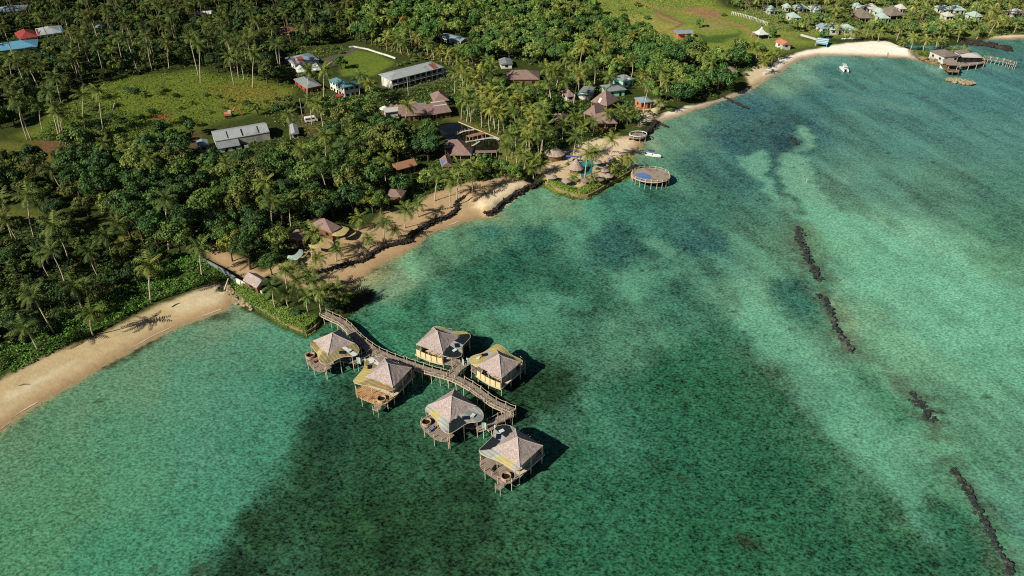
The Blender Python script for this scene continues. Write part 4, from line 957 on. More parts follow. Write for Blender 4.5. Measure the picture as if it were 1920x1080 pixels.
    curved_awning(r, [(583, 424), (579, 417), (586, 411), (596, 408)], [(588, 425), (590, 420), (595, 415), (602, 410)], 4.5, 'tan')
    r = H('beach_villa', 'beach villa with low thatch and pale awning in tree shade', 'villa', (539, 447), (571, 449), (577, 433), 3, 2.0, 'hip', 'thatch_old', 'brown', 2, land='shaded beach villa')
    curved_awning(r, [(580, 463), (590, 466), (601, 464), (610, 456), (614, 447), (607, 444)], [(578, 458), (588, 459), (595, 456), (600, 451), (601, 446), (599, 443)], 4.0, 'yellow')
    r = thing('canopy', 'pale free standing canopy in deep shade under the trees', 'canopy', G(553, 488))
    curved_awning(r, [(538, 484), (546, 489), (557, 487), (568, 476), (567, 468)], [(540, 478), (547, 479), (553, 477), (559, 471), (561, 467)], 3.2, 'mint')
    for a, b in ((545, 492), (560, 484)): q = G(a, b); MB().bar((q[0] - r.location.x, q[1] - r.location.y, 0), (q[0] - r.location.x, q[1] - r.location.y, 1.9), .08).build('post', MT['post'], r)
    r = H('hut', 'small thatched hut beside the white wall near the boardwalk', 'hut', (455, 525), (481, 540), (491, 518), 2.3, 1.5, 'gable', 'thatch', 'brown', 1, land='small thatched wall hut', over=.3)
    # restaurant halls
    H('hall', 'large thatched hall with a pale strip down its roof ridge', 'hall', (1107, 190), (1138, 199), (1150, 184), 3.2, 5.0, 'pyramid', 'thatch_old', 'brown', 0, patch=[(.42, .12, 'white')], posts='half', land='large thatched hall', min_w=9)
    H('hall', 'thatched hall in the middle of the three resort halls', 'hall', (1093, 212), (1117, 219), (1124, 202), 3, 3.6, 'hip', 'thatch_old', 'brown', 0, posts='half', min_w=9)
    H('hall', 'broad thatched hall closest to the sea, dark underneath', 'hall', (1113, 231), (1158, 231), (1147, 216), 3, 3.2, 'hip', 'thatch_old', 'brown', 0, posts='half', land='thatched hall by the sea')
    H('hut', 'low reddish thatched hut hidden between palms left of the halls', 'hut', (1040, 226), (1065, 226), (1059, 214), 2.5, 1.6, 'hip', 'thatch_old', 'brown', 1)
    H('hut', 'little thatched hut with a white gable beside the white house', 'hut', (1062, 182), (1080, 180), (1074, 169), 2.5, 2.0, 'hip', 'thatch_old', 'whitewall', 1)
    r = H('house', 'small white walled house with flat grey roof among palms', 'house', (1085, 172), (1108, 175), (1109, 163), 3.4, .5, 'gable', 'slate', 'whitewall', 2, land='small white house', min_w=5)
    H('', '', '', (1083, 178), (1107, 180), (1106, 174), 2.4, .3, 'shed', 'teal', 'whitewall', 0, root=r)
    r = H('house', 'mint walled house with grey green hip roof and white sheet', 'house', (1166, 152), (1189, 146.5), (1175, 139), 3.2, 1.4, 'hip', 'slate', 'tealwall', 2, land='mint walled house', min_w=8, patch=[(.45, .2, 'white')])
    H('', '', '', (1147, 149), (1166, 151), (1160, 144), 2.8, .8, 'gable', 'teal', 'tealwall', 1, root=r)
    H('house', 'grey green roofed house in front of the mint walled one', 'house', (1138, 172), (1176, 168), (1160, 156), 3, 1.6, 'hip', 'slate', 'tealwall', 2, over=.8)
    H('hut', 'beach hut with blue grey roof and orange walls beside the sand', 'hut', (1201, 193), (1225, 190), (1217, 179.5), 3, 1.0, 'hip', 'bluegrey', 'orange', 2, land='blue roofed beach hut')
    H('hut', 'grey roofed open hut under the big trees by the long beach', 'hut', (1361, 135), (1385, 134), (1380, 125), 2.6, 1.4, 'hip', 'thatch_old', 'brown', 0, posts=True)
    H('pavilion', 'orange pavilion with flat grey metal roof on the green field', 'pavilion', (1270, 63), (1301, 61.5), (1297, 55.5), 3, .8, 'gable', 'bluegrey', 'orange', 0, posts='half', land='orange field pavilion', min_w=7)
    H('house', 'low cottage with red brown roof beside the far end of the beach', 'cottage', (1467, 84), (1486, 82), (1481, 74), 2.6, 1.2, 'gable', 'terracotta', 'whitewall', 1, land='red brown beach cottage')
    H('hut', 'grey hut half hidden by trees at the back of the beach', 'hut', (1148, 20), (1149, 20), (1149, 19), 2, 1, 'pyramid', 'slate', 'brown', 0) if False else None
    # white peaked tent on the field
    p = G(1425, 71)
    t = thing('tent', 'white peaked tent standing alone on the green field', 'tent', p, .3); LAND.append(('white peaked tent', p[:2])); FOOT.append((p[0], p[1], 6))
    s = 3.4; vs = []
    for k, (r_, z) in enumerate(((1, 2.6), (.55, 3.2), (.22, 4.4), (.03, 6.0))): vs += [(sx * s * r_, sy * s * r_, z) for sx, sy in ((-1, -1), (1, -1), (1, 1), (-1, 1))]
    MB().add(vs, [(i * 4 + j, i * 4 + (j + 1) % 4, i * 4 + 4 + (j + 1) % 4, i * 4 + 4 + j) for i in range(3) for j in range(4)] + [(12, 13, 14, 15)]).build('canopy', MT['white'], t)
    for sx, sy in ((-1, -1), (1, -1), (1, 1), (-1, 1)): MB().bar((sx * s * .95, sy * s * .95, -.2), (sx * s * .95, sy * s * .95, 2.65), .08).build('pole', MT['white'], t)
    # cottages of the far resort
    far = [((1443, 21), (1462, 20), (1457, 12), 'mint', 'white cottage with pale mint roof, leftmost of the far resort row'), ((1473, 15), (1486, 14.5), (1482, 9.5), 'mint', 'small pale cottage second from the left along the back row'), ((1498, 16.5), (1517, 15.5), (1512, 8.5), 'mint', 'mint roofed cottage third from the left along the back row'),
           ((1528, 19), (1547, 18), (1541, 10.5), 'mint', 'mint roofed cottage fourth from the left along the back row'), ((1483, 33.5), (1503, 33), (1498, 25.5), 'mint', 'mint roofed cottage standing forward of the back row'), ((1542, 54), (1557, 53), (1551, 45.5), 'bluegrey', 'blue roofed cottage, left one above the sandy beach'),
           ((1557, 56), (1584, 56), (1576, 44.5), 'mint', 'white cottage with veranda and mint roof above the sandy beach'), ((1585, 57), (1609, 56), (1602, 46.5), 'mint', 'pale blue green cottage, right one above the sandy beach'), ((1606, 15), (1621, 15), (1616, 8), 'mint', 'pale roofed cottage left of the big grey resort roofs'),
           ((1633, 17.5), (1651, 16.5), (1646, 8.5), 'white', 'white roofed cottage behind the big grey resort roofs'), ((1649, 25), (1664, 24), (1660, 17), 'mint', 'mint roofed cottage between the two big grey roofs'), ((1653, 34.5), (1670, 34), (1665, 26.5), 'mint', 'pale cottage in front of the right big grey roof'),
           ((1688, 17), (1701, 16.5), (1697, 10.5), 'white', 'white cottage right of the big grey resort roofs'), ((1769, 19), (1787, 18), (1782, 10), 'mint', 'white cottage with mint roof, left of the far right pair'), ((1791, 19.5), (1813, 19), (1807, 11.5), 'mint', 'mint roofed cottage, right of the far right pair'),
           ((1775, 31), (1791, 30), (1787, 24), 'white', 'small white cottage in front of the far right pair'), ((1827, 32), (1846, 31), (1840, 23), 'mint', 'pale cottage among palms near the right edge'), ((1900, 26), (1924, 24), (1918, 17), 'white', 'white cottage cut by the right edge')]
    for A, B, C, key, lb in far:
        H('cottage', lb, 'cottage', A, B, C, 2.7, 1.9, 'hip', 'concrete' if key == 'white' else key, 'concrete', 2, group='cottages of the far resort', land=None if 'small' in lb else None)
    LAND.append(('back row cottages', P(1515, 22, 2)[:2])); LAND.append(('cottages above the beach', P(1575, 58, 2)[:2])); LAND.append(('far right cottages', P(1790, 24, 2)[:2]))
    H('hall', 'big grey thatched hall, left of the two far resort halls', 'hall', (1611, 34), (1637, 34), (1629, 22), 3, 3.2, 'hip', 'thatch_grey', 'brown', 0, posts='half', land='left big grey resort hall')
    H('hall', 'big grey thatched hall, right of the two far resort halls', 'hall', (1670, 30), (1698, 28), (1690, 16), 3, 3.4, 'hip', 'thatch_grey', 'brown', 0, posts='half', land='right big grey resort hall')
    # house on the rocky point
    r = H('house', 'white house with dark hip roof on the rocky point', 'house', (1771, 107), (1801, 104), (1775, 91.5), 3.2, 1.6, 'hip', 'thatch_grey', 'concrete', 3, land='rocky point house')
    H('', '', '', (1805, 107), (1844, 108), (1830, 98.5), 2.8, .8, 'hip', 'concrete', 'glass', 3, root=r)
    H('', '', '', (1798, 100), (1822, 99), (1816, 94), 3.6, 1.2, 'hip', 'thatch_grey', 'whitewall', 1, root=r)
    r = H('hut', 'grey thatched pier hut on piles over the water at the point', 'hut', (1779, 122), (1799, 122.5), (1793, 112.5), 3, 1.8, 'hip', 'thatch_grey', 'brown', 0, posts=True)
    p = [P(a, b, 1.9) for a, b in ((1771, 122), (1776, 134), (1798, 135), (1800, 123))]
    c0 = r.location; ca, sa = math.cos(-r.rotation_euler.z), math.sin(-r.rotation_euler.z)
    lp = [((q[0] - c0.x) * ca - (q[1] - c0.y) * sa, (q[0] - c0.x) * sa + (q[1] - c0.y) * ca) for q in p]
    MB().prism(lp, .0, .2).build('deck', MT['deck'], r)
    for q in lp + [((lp[1][0] + lp[2][0]) / 2, (lp[1][1] + lp[2][1]) / 2)]: MB().bar((q[0], q[1], -3), (q[0], q[1], 1.1), .12).build('pile', MT['brown'], r)
    t = thing('terrace', 'timber terrace on piles along the seaward side of the point house', 'terrace')
    L1 = [P(a, b, 2.0) for a, b in ((1800, 119), (1815, 117), (1830, 115), (1843, 112))]; L2 = [P(a, b, 2.0) for a, b in ((1800, 125), (1817, 123), (1832, 121), (1846, 118))]
    MB().strip(L1, L2, .2).build('deck', MT['deck'], t)
    for q in L2: MB().bar((q[0], q[1], -1.5), (q[0], q[1], 3.0), .12).build('post', MT['post'], t)
    MB().path([(q[0], q[1], 2.9) for q in L2], [.07] * 4, 4).build('rail', MT['post'], t)
    t = thing('pier', 'narrow curved pier with pale posts off the rocky point', 'pier')
    c, a, b = deck_run([(1845, 110), (1858, 111), (1870, 113), (1882, 115), (1893, 118), (1903, 121)], 1.8, 1.8)
    MB().strip([(q[0], q[1], 1.8) for q in a], [(q[0], q[1], 1.8) for q in b], .2).build('walkway', MT['deck'], t)
    for s in (a, b):
        rope_rail(s, 1.8, t, 3.0, hgt=1.3)
        for q in s[::3]: MB().bar((q[0], q[1], -1.7), (q[0], q[1], 1.8), .1).build('pile', MT['post'], t)
def curved_awning(root, outp, inp, z, key):
    c, s = math.cos(-root.rotation_euler.z), math.sin(-root.rotation_euler.z)
    def tr(p, zz):
        x, y = p[0] - root.location.x, p[1] - root.location.y
        return (x * c - y * s, x * s + y * c, zz - root.location.z)
    O = resample([P(a, b, z)[:2] for a, b in outp], 12); I = resample([P(a, b, z + .35)[:2] for a, b in inp], 12)
    MB().strip([tr(p, z) for p in O], [tr(p, z + .35) for p in I], .08).build('awning', MT[key], root)
# ------------------------------------------------------------------ resort peninsula, boats, walls, small things
def umbrella(px, py, label, rr=1.7, key='thatch_pale'):
    p = G(px, py, 2.1)
    z = Gz(p)
    t = thing('beach_umbrella', label, 'umbrella', (p[0], p[1], z), random.random(), 'thatched umbrellas round the pool')
    MB().cone((0, 0, 2.0), rr, .95, 12, .12).build('canopy', MT[key], t)
    MB().bar((0, 0, -.2), (0, 0, 2.5), .07).build('pole', MT['brown'], t)
def boat(label, a, b, L, W, cover=None, cabin=False, cat='boat'):
    """open motor boat between two waterline pixels stern a, bow b"""
    pa, pb = P(*a), P(*b); c = (pa + pb) / 2; d = pb - pa
    t = thing('motor_boat', label, 'boat', (c[0], c[1], 0), math.atan2(d[1], d[0]))
    n = 9; xs = np.linspace(-L / 2, L / 2, n); vs = []; fs = []
    for x in xs:
        u = (x + L / 2) / L; w = W / 2 * (1 if u < .55 else max(.02, 1 - ((u - .55) / .45) ** 2)); sh = .62 + .25 * u * u
        vs += [(x, -w, sh), (x, -w * .72, -.12), (x, w * .72, -.12), (x, w, sh), (x, w * .86, sh), (x, w * .8, .22), (x, -w * .8, .22), (x, -w * .86, sh)]
    for i in range(n - 1):
        for k in range(8): fs.append((i * 8 + k, i * 8 + (k + 1) % 8, i * 8 + 8 + (k + 1) % 8, i * 8 + 8 + k))
    fs += [tuple(range(7, -1, -1)), tuple(range((n - 1) * 8, n * 8))]
    MB().add(vs, fs).build('hull', MT['boat'], t)
    MB().box((-.1 * L, 0, .45), (.35, W * .7, .3)).build('seat', MT['white'], t)
    MB().box((-L / 2 - .12, 0, .55), (.3, .35, .8)).build('outboard', MT['dark'], t)
    if cover:
        MB().roof(L * .45, W * .95, 2.0, .12, 'gable', .06, c=(-L * .15, 0)).build('canopy', MT[cover], t)
        for x in (-L * .34, L * .04):
            for y in (-W * .38, W * .38): MB().bar((x, y, .4), (x, y, 2.0), .04).build('canopy_pole', MT['post'], t)
    if cabin:
        MB().box((0, 0, 1.1), (L * .35, W * .6, .9)).build('cabin', MT['white'], t)
        MB().box((L * .175 + .02, 0, 1.25), (.06, W * .5, .45)).build('windscreen', MT['glass'], t)
    return t
def resort():
    # raised corner of the pool garden
    wall_line('seawall', 'stone seawall round the garden corner of the pool', 'seawall', [(1023, 346), (1050, 361), (1083, 372), (1101, 371), (1118, 363), (1145, 346), (1172, 332), (1184, 323)], .5, 1.35, 'stone')
    wall_line('seawall', 'low tan seawall along the green hedge beside the boardwalk', 'seawall', [(431, 541), (443, 554), (469, 571), (501, 590), (540, 613), (575, 627), (590, 618), (603, 600)], .45, .95, 'stone')
    wall_line('garden_wall', 'white garden wall running down to the small thatched hut', 'wall', [(378, 489), (395, 497), (412, 506), (428, 516), (442, 525)], .4, 2.7, 'slate', z0=0, dz=1.6)
    wall_line('garden_fence', 'thin pale fence along the top of the green hedge', 'fence', [(443, 526), (462, 536), (480, 545), (493, 551)], .3, 2.5, 'whitewall', z0=0, dz=1.6)
    wall_line('boundary_wall', 'white boundary wall curving round the school lawn', 'wall', [(655, 92), (664, 91), (690, 96), (705, 101), (725, 107), (742, 113)], .5, 3.1, 'whitewall', z0=0, dz=1.7)
    wall_line('boundary_wall', 'thin pale wall edging the road in the lower left field', 'wall', [(12, 328), (60, 318), (110, 308), (140, 298)], .5, 2.4, 'tape', z0=0, dz=1.7)
    # boulder seawalls
    rock_wall('boulder_wall', 'dark boulder seawall winding in front of the beach villas', 'seawall', [(600, 516), (628, 506), (660, 497), (682, 491), (697, 479), (716, 468), (745, 460), (766, 454), (772, 442), (792, 430), (817, 417), (842, 409), (856, 396), (856, 384), (870, 375), (898, 361), (928, 347), (945, 340)], 1.6, .3, 1.5, .42, 'lava', 7, core=1.2)
    rock_wall('boulder_wall', 'dark boulder groyne edging the white sand beside the pool garden', 'seawall', [(911, 404), (927, 400), (938, 386), (960, 371), (985, 356), (1010, 346), (1022, 343)], 1.6, .3, 1.5, .42, 'lava', 7, core=1.2)
    rock_wall('boulder_spit', 'short black boulder spit beside the start of the boardwalk', 'spit', [(628, 588), (645, 582), (662, 572), (678, 560), (690, 550)], 3.2, -.1, 1.3, .6, 'lava', 7, core=.7)
    rock_wall('boulder_edge', 'loose boulders at the end of the left beach below the hedge', 'boulders', [(424, 534), (432, 546), (445, 560), (462, 570), (474, 577)], 2.0, 0, .9, .6, 'islet')
    rock_wall('boulder_edge', 'dark rocky edge below the round deck and thatched halls', 'boulders', [(1183, 262), (1200, 258), (1214, 250), (1224, 240), (1230, 230)], 2.2, 0, 1.5, .7, 'lava', 4)
    rock_wall('boulder_edge', 'rocky shore of the point below the white house', 'boulders', [(1724, 111), (1738, 115), (1752, 120), (1768, 122), (1800, 123), (1820, 121), (1842, 117)], 2.0, .2, 1.6, .7, 'stone', 4, core=1.0)
    rock_wall('rock_shelf', 'dark rock shelf in the inlet beyond the point', 'rocks', [(1806, 82), (1825, 79), (1845, 82), (1862, 84), (1878, 88), (1892, 91)], 7.0, -.3, .3, 1.3, 'lava')
    rock_wall('rubble_islet', 'long pale rubble islet off the rocky point', 'islet', [(1778, 150), (1792, 151.5), (1806, 154), (1820, 157)], 3.6, .0, .9, .8, 'islet', 9, core=.5)
    rock_wall('stone_row', 'row of white boulders along the top of the far beach', 'boulders', [(1578, 79), (1590, 78), (1602, 78), (1613, 79)], .8, 1.6, 2.0, .6, 'whitewall', 1.2)
    # reef lines
    for px, lb, w, r_, hi in zip(REEF_PX, ('northern dark reef ridge breaking the surface', 'long dark reef ridge in the middle of the pale channel', 'small brown reef patch in the pale shallows', 'dark reef ridge at the lower right corner', 'small dark reef spot at the tip of the sandy finger'), (2.4, 1.7, 3.2, 1.5, 2.5), (.5, .5, .42, .45, .5), (.16, .14, -.1, .10, 0)):
        rock_wall('reef', lb, 'reef', px, w, -.6, hi, r_, 'reef', 3.2)
    # groynes crossing the long beach
    for px, lb in (([(1340, 175), (1360, 184), (1380, 193), (1402, 203)], 'long thin dark groyne running from the long beach into the lagoon'), ([(1226, 229), (1238, 233), (1253, 238)], 'short dark groyne beside the thatched hall by the sea')):
        rock_wall('groyne', lb, 'groyne', px, .7, -.1, .5, .5, 'lava', 3)
    # pool garden
    z = 1.76
    p = [P(a, b, z)[:2] for a, b in ((1087, 306), (1096.5, 300.5), (1112, 303), (1126, 306.5), (1117, 314), (1107.5, 324), (1098, 330), (1090, 332), (1090, 322), (1091, 313))]
    q = resample(p + [p[0]], 40)[:-1]; cc = q.mean(0)
    t = thing('swimming_pool', 'curved turquoise swimming pool in the resort garden', 'pool', (cc[0], cc[1], z)); LAND.append(('turquoise pool', cc))
    MB().prism([tuple((v - cc) * 1.06) for v in q], -.3, .02).build('coping', MT['tape'], t); MB().prism([tuple(v - cc) for v in q], -.2, .045).build('pool_water', MT['pool'], t)
    FOOT.append((cc[0], cc[1], 6))
    p = G(1079.5, 323); t = thing('cone_hut', 'tall conical thatched bar hut beside the pool', 'hut', p); LAND.append(('tall conical pool hut', p[:2]))
    MB().cone((0, 0, 2.0), 2.9, 3.6, 14).build('roof', MT['thatch_pale'], t)
    for k in range(7): MB().bar((2.3 * math.cos(k * .9), 2.3 * math.sin(k * .9), -.2), (2.3 * math.cos(k * .9), 2.3 * math.sin(k * .9), 2.1), .09).build('post', MT['brown'], t)
    MB().prism([(1.9 * math.cos(k * .45), 1.9 * math.sin(k * .45)) for k in range(14)], 0, 1.1).build('counter', MT['brown'], t)
    p = G(1040, 297); t = thing('round_hut', 'round thatched hut with broad low roof left of the pool', 'hut', p); LAND.append(('round thatched pool hut', p[:2])); FOOT.append((p[0], p[1], 4))
    MB().cone((0, 0, 2.3), 3.9, 2.0, 14, top=.8).build('roof', MT['thatch_pale'], t); MB().bar((0, 0, -.3), (0, 0, 2.3), 2.9, n=14).build('wall', MT['brown'], t)
    p = G(1076, 305); t = thing('pergola', 'violet blue pergola frame behind the conical hut', 'pergola', p, -.15)
    MB().box((0, 0, 2.5), (6.0, 1.1, .22)).build('beam', MT['violet'], t)
    for x in (-2.2, 2.4): MB().box((x, 0, 1.2), (.3, .3, 2.5)).build('post', MT['violet'], t)
    for a, b, lb, k in ((1035.7, 331, 'thatched umbrella at the left end of the garden hedge', 0), (1062, 338, 'thatched umbrella in the middle of the left garden hedge', 0), (1098, 337, 'dark umbrella beside the garden corner palms', 1), (1123.7, 335, 'dark umbrella between small palms and the right hedge', 1), (1141, 327, 'broad thatched umbrella close to the right garden hedge', 0), (1134, 318, 'thatched umbrella on the sun deck beside the fan palms', 0), (1141, 303, 'pale umbrella behind the sun deck, lower of two', 0), (1146.8, 297, 'pale umbrella behind the sun deck, upper of two', 0), (1119.7, 303, 'small peaked umbrella at the far pool edge', 0)):
        umbrella(a, b, lb, 1.8, 'thatch_old' if k else 'thatch_pale')
    p = [P(a, b, 1.8) for a, b in ((1108, 323), (1112, 311), (1138, 308), (1142, 313), (1125, 322), (1112, 329))]
    o = MB().prism([v[:2] for v in p], 1.4, 1.86).build('sun_deck', MT['tape']); tag(o, 'pale stone sun deck beside the turquoise pool', 'deck')
    # round lookout deck on the shore and oval platform in the water
    p = P(1196, 254, 2.0); t = thing('round_deck', 'round lookout deck with white rail under the shore palms', 'deck', (p[0], p[1], 0), .2)
    E = [(3.6 * math.cos(a), 2.7 * math.sin(a)) for a in np.linspace(0, 2 * math.pi, 24, endpoint=False)]
    MB().prism(E, 1.6, 1.95).build('floor', MT['deck'], t); MB().path([(x, y, 2.75) for x, y in E] + [(E[0][0], E[0][1], 2.75)], [.16] * 25, 5).build('rail', MT['white'], t)
    for x, y in E[::3]: MB().bar((x, y, -1), (x, y, 2.7), .09).build('post', MT['post'], t)
    MB().cone((-.8, .4, 2.0), 1.2, .4, 8).build('bench_ring', MT['thatch_old'], t)
    p = P(1220, 328, 2.3); t = thing('oval_platform', 'oval timber platform on posts with a blue tarp in the lagoon', 'platform', (p[0], p[1], 0), -.10); LAND.append(('oval platform', p[:2]))
    q = P(1256.5, 332, 2.3); a_ = np.linalg.norm((q - p)[:2]); b_ = a_ * .84
    E = [(a_ * math.cos(a), b_ * math.sin(a)) for a in np.linspace(0, 2 * math.pi, 40, endpoint=False)]
    MB().prism(E, 2.05, 2.3).build('platform_deck', MT['deckgrey'], t)
    MB().path([(x, y, 2.16) for x, y in E] + [(E[0][0], E[0][1], 2.16)], [.2] * 41, 5).build('edge_beam', MT['rail'], t)
    for i, (x, y) in enumerate(E[::2]):
        MB().bar((x * .98, y * .98, -1.7), (x * .98, y * .98, 3.25), .11).build('post', MT['post'], t)
    MB().path([(x * .98, y * .98, 3.1 - (.12 if i % 2 else 0)) for i, (x, y) in enumerate(E + E[:1])], [.055] * 41, 4).build('rope', MT['rope'], t)
    tp = [(-.80, -.15), (-.75, .15), (-.55, .32), (-.3, .28), (-.05, .1), (.02, -.22), (-.1, -.48), (-.35, -.5), (-.6, -.42)]
    MB().prism([(x * a_, y * b_ - .1 * a_) for x, y in tp], 2.3, 2.36).build('tarp', MT['blue'], t)
    # fish ponds
    z = 1.75
    rim = [(812, 235), (835, 231.5), (860, 229.6), (889, 242), (937, 261), (936, 285), (934, 300), (890, 305), (869, 290), (866, 270), (840, 262), (815, 250)]
    p = np.array([P(a, b, z)[:2] for a, b in rim]); cc = p.mean(0)
    t = thing('fish_pond', 'dark fish pond with stone rim beside the two tier pavilion', 'pond', (cc[0], cc[1], z)); LAND.append(('dark fish pond', cc))
    MB().prism([tuple((v - cc) * 1.03) for v in p], -.3, .06).build('rim', MT['stone'], t); MB().prism([tuple(v - cc) for v in p], -.2, .10).build('pond_water', MT['pond'], t)
    rw = np.array([P(a, b, z)[:2] - cc for a, b in rim[2:5]]); MB().path([(v[0], v[1], .2) for v in rw], [.28] * 3, 5).build('rim_edge', MT['tape'], t)
    for px, w, key, zz, nm, lb in (([(855.7, 252.6), (866.6, 247), (878, 244.5), (889.6, 242.5)], .9, 'concrete', 2.2, 'footbridge', 'pale footbridge over the upper fish pond'), ([(862.5, 268), (890, 263), (923, 258), (937, 262)], 1.0, 'concrete', 2.2, 'footbridge', 'pale curved footbridge over the middle of the fish pond'), ([(880, 277), (899, 265)], .8, 'concrete', 2.15, 'footbridge', 'thin straight footbridge beside the pond pavilion'),
                           ([(885.5, 284), (905, 284), (931, 283.5)], 2.0, 'thatch_old', 3.6, 'covered_bridge', 'thatch roofed bridge leading from the pond pavilion'), ([(877, 256), (890, 252.5), (908, 248.5)], 2.4, 'brownroof', 3.8, 'covered_bridge', 'brown roofed bridge over the fish pond')):
        b = thing(nm, lb, 'bridge'); c, s1, s2 = deck_run(px, zz, w)
        MB().strip([(v[0], v[1], zz) for v in s1], [(v[0], v[1], zz) for v in s2], .16).build('roof' if nm[0] == 'c' else 'walkway', MT[key], b)
        for s in (s1, s2):
            for v in s[::3]: MB().bar((v[0], v[1], 1.5), (v[0], v[1], zz - .1 if nm[0] == 'c' else zz + .8), .07).build('post', MT['post'], b)
    mn, mx = np.array([825, 232]), np.array([935, 292]); protect_box(mn, mx, P(880, 300, 1.7)[1])
    for v in p * .5 + cc * .5: FOOT.append((v[0], v[1], 9))
    # boats
    boat('white motor boat with blue canopy near the oval platform', (1211, 290), (1239, 294.5), 6.0, 1.7, 'navy')
    boat('white speedboat tied under the pier hut', (1775, 131), (1762, 126), 4.6, 1.9)
    pa = P(1583, 131); t = thing('catamaran', 'white catamaran anchored in the bay off the far beach', 'boat', (pa[0], pa[1], 0), R(-92)); t.scale = (.74, .74, .9)
    for y in (-1.5, 1.5):
        xs = np.linspace(-4.2, 4.2, 9); vs = []; fs = []
        for x in xs:
            u = (x + 4.2) / 8.4; w = .62 * max(.05, 1 - max(0, (u - .5) / .5) ** 2)
            vs += [(x, y - w, 1.0), (x, y - w * .6, -.2), (x, y + w * .6, -.2), (x, y + w, 1.0)]
        for i in range(8):
            for k in range(4): fs.append((i * 4 + k, i * 4 + (k + 1) % 4, i * 4 + 4 + (k + 1) % 4, i * 4 + 4 + k))
        fs += [(3, 2, 1, 0), (32, 33, 34, 35)]
        MB().add(vs, fs).build('hull', MT['boat'], t)
    MB().box((-.4, 0, 1.05), (5.4, 2.9, .22)).build('bridge_deck', MT['white'], t); MB().box((.2, 0, 1.75), (2.6, 2.3, 1.1)).build('cabin', MT['boat'], t); MB().box((.2, 0, 1.85), (2.7, 2.0, .4)).build('cabin_window', MT['glass'], t)
    MB().box((-2.2, 0, 2.6), (2.2, 2.6, .08)).build('bimini', MT['white'], t)
    # van
    p = G(584, 228); a = P(573, 229.5, 1.7); b = P(596, 226, 1.7); t = thing('minibus', 'white minibus parked on the dirt yard behind the warehouse', 'van', p, math.atan2(b[1] - a[1], b[0] - a[0])); LAND.append(('white minibus', p[:2]))
    prof = [(-2.6, .35), (2.5, .35), (2.65, .95), (2.2, 1.2), (1.75, 2.1), (1.4, 2.25), (-2.45, 2.25), (-2.65, 2.0)]
    n = len(prof); vs = [(x, y, z) for y in (-.95, .95) for x, z in prof]
    MB().add(vs, [tuple(range(n)), tuple(range(2 * n - 1, n - 1, -1))] + [(i, n + i, n + (i + 1) % n, (i + 1) % n) for i in range(n)]).build('body', MT['boat'], t)
    for y in (-.96, .96): MB().box((-.5, y, 1.65), (3.6, .04, .55)).build('side_window', MT['glass'], t)
    MB().add([(2.22, -.8, 1.25), (2.22, .8, 1.25), (1.82, .75, 2.02), (1.82, -.75, 2.02)], [(0, 1, 2, 3)]).build('windscreen', MT['glass'], t)
    for x in (-1.6, 1.6):
        for y in (-.88, .88): MB().bar((x, y - .1, .34), (x, y + .1, .34), .34, n=12).build('wheel', MT['tyre'], t)
    mn, mx = np.array([571, 216]), np.array([597, 231]); protect_box(mn, mx, p[1])
    # striped sun shade and white sea wall at the far lawn
    p = G(1540, 86); t = thing('sunshade', 'blue and white sloping sunshade on the lawn above the far beach', 'sunshade', p, -.5)
    MB().roof(6, 4.5, 1.6, 2.0, 'shed').build('canopy', MT['bright_blue'], t)
    for y in (-1.2, 0, 1.2): MB().strip([(-2.9, y - .25, 1.68 + (y + 2) * .444), (2.9, y - .25, 1.68 + (y + 2) * .444)], [(-2.9, y + .25, 1.68 + (y + 2.5) * .444), (2.9, y + .25, 1.68 + (y + 2.5) * .444)], .03).build('stripe', MT['white'], t)
    for x in (-2.8, 2.8):
        for y, h in ((-2.1, 1.6), (2.1, 3.5)): MB().bar((x, y, -.3), (x, y, h), .09).build('post', MT['white'], t)
    wall_line('low_wall', 'low pale wall leading to the striped sunshade', 'wall', [(1501, 67), (1512, 70), (1523, 73), (1532, 76)], .5, 2.7, 'concrete', z0=0, dz=1.7)
    # picket fence beyond the field
    t = thing('post_fence', 'pale post fence along the far edge of the green field', 'fence')
    c, _, _ = deck_run([(1372, 27), (1390, 31), (1408, 36), (1425, 42), (1438, 47)], 1.9, .1)
    for v in resample(c, 24): MB().box((v[0], v[1], 2.6), (.35, .25, 2.2)).build('picket', MT['whitewall'], t)
    MB().path([(v[0], v[1], 3.2) for v in c], [.07] * len(c), 4).build('rail', MT['whitewall'], t)
    # utility poles
    for a, b, h, lb in ((766, 181, 9, 'pale utility pole in front of the school'), (567, 218, 8, 'pale utility pole left of the white minibus'), (878, 121, 8, 'thin utility pole right of the school')):
        p = G(a, b); t = thing('utility_pole', lb, 'pole', p)
        MB().bar((0, 0, -.3), (0, 0, h), .14, .09, 8).build('pole', MT['concrete'], t); MB().box((0, 0, h - .5), (1.6, .1, .12)).build('cross_arm', MT['brown'], t)
    # orange excavator on the field, marker post in the lagoon, driftwood on the left beach
    p = G(430, 219); t = thing('excavator', 'orange excavator with pale cab standing on the left field', 'excavator', p, .25)
    for y in (-.95, .95): MB().box((0, y, .4), (3.4, .55, .75)).build('track', MT['tyre'], t)
    MB().box((-.3, 0, 1.35), (2.9, 2.2, .9)).build('body', MT['orange'], t); MB().box((.5, -.55, 2.2), (1.2, 1.0, 1.3)).build('cab', MT['white'], t)
    MB().path([(1.0, .4, 1.6), (3.0, .4, 3.6), (4.8, .4, 2.6)], [.28, .24, .2], 6).path([(4.8, .4, 2.6), (5.0, .4, .8)], [.2, .16], 6).build('arm', MT['orange'], t); MB().box((5.1, .4, .5), (.7, 1.0, .7)).build('bucket', MT['rust'], t)
    p = P(1512, 341); t = thing('marker_post', 'lone white marker post standing in the pale channel', 'marker', (p[0], p[1], 0))
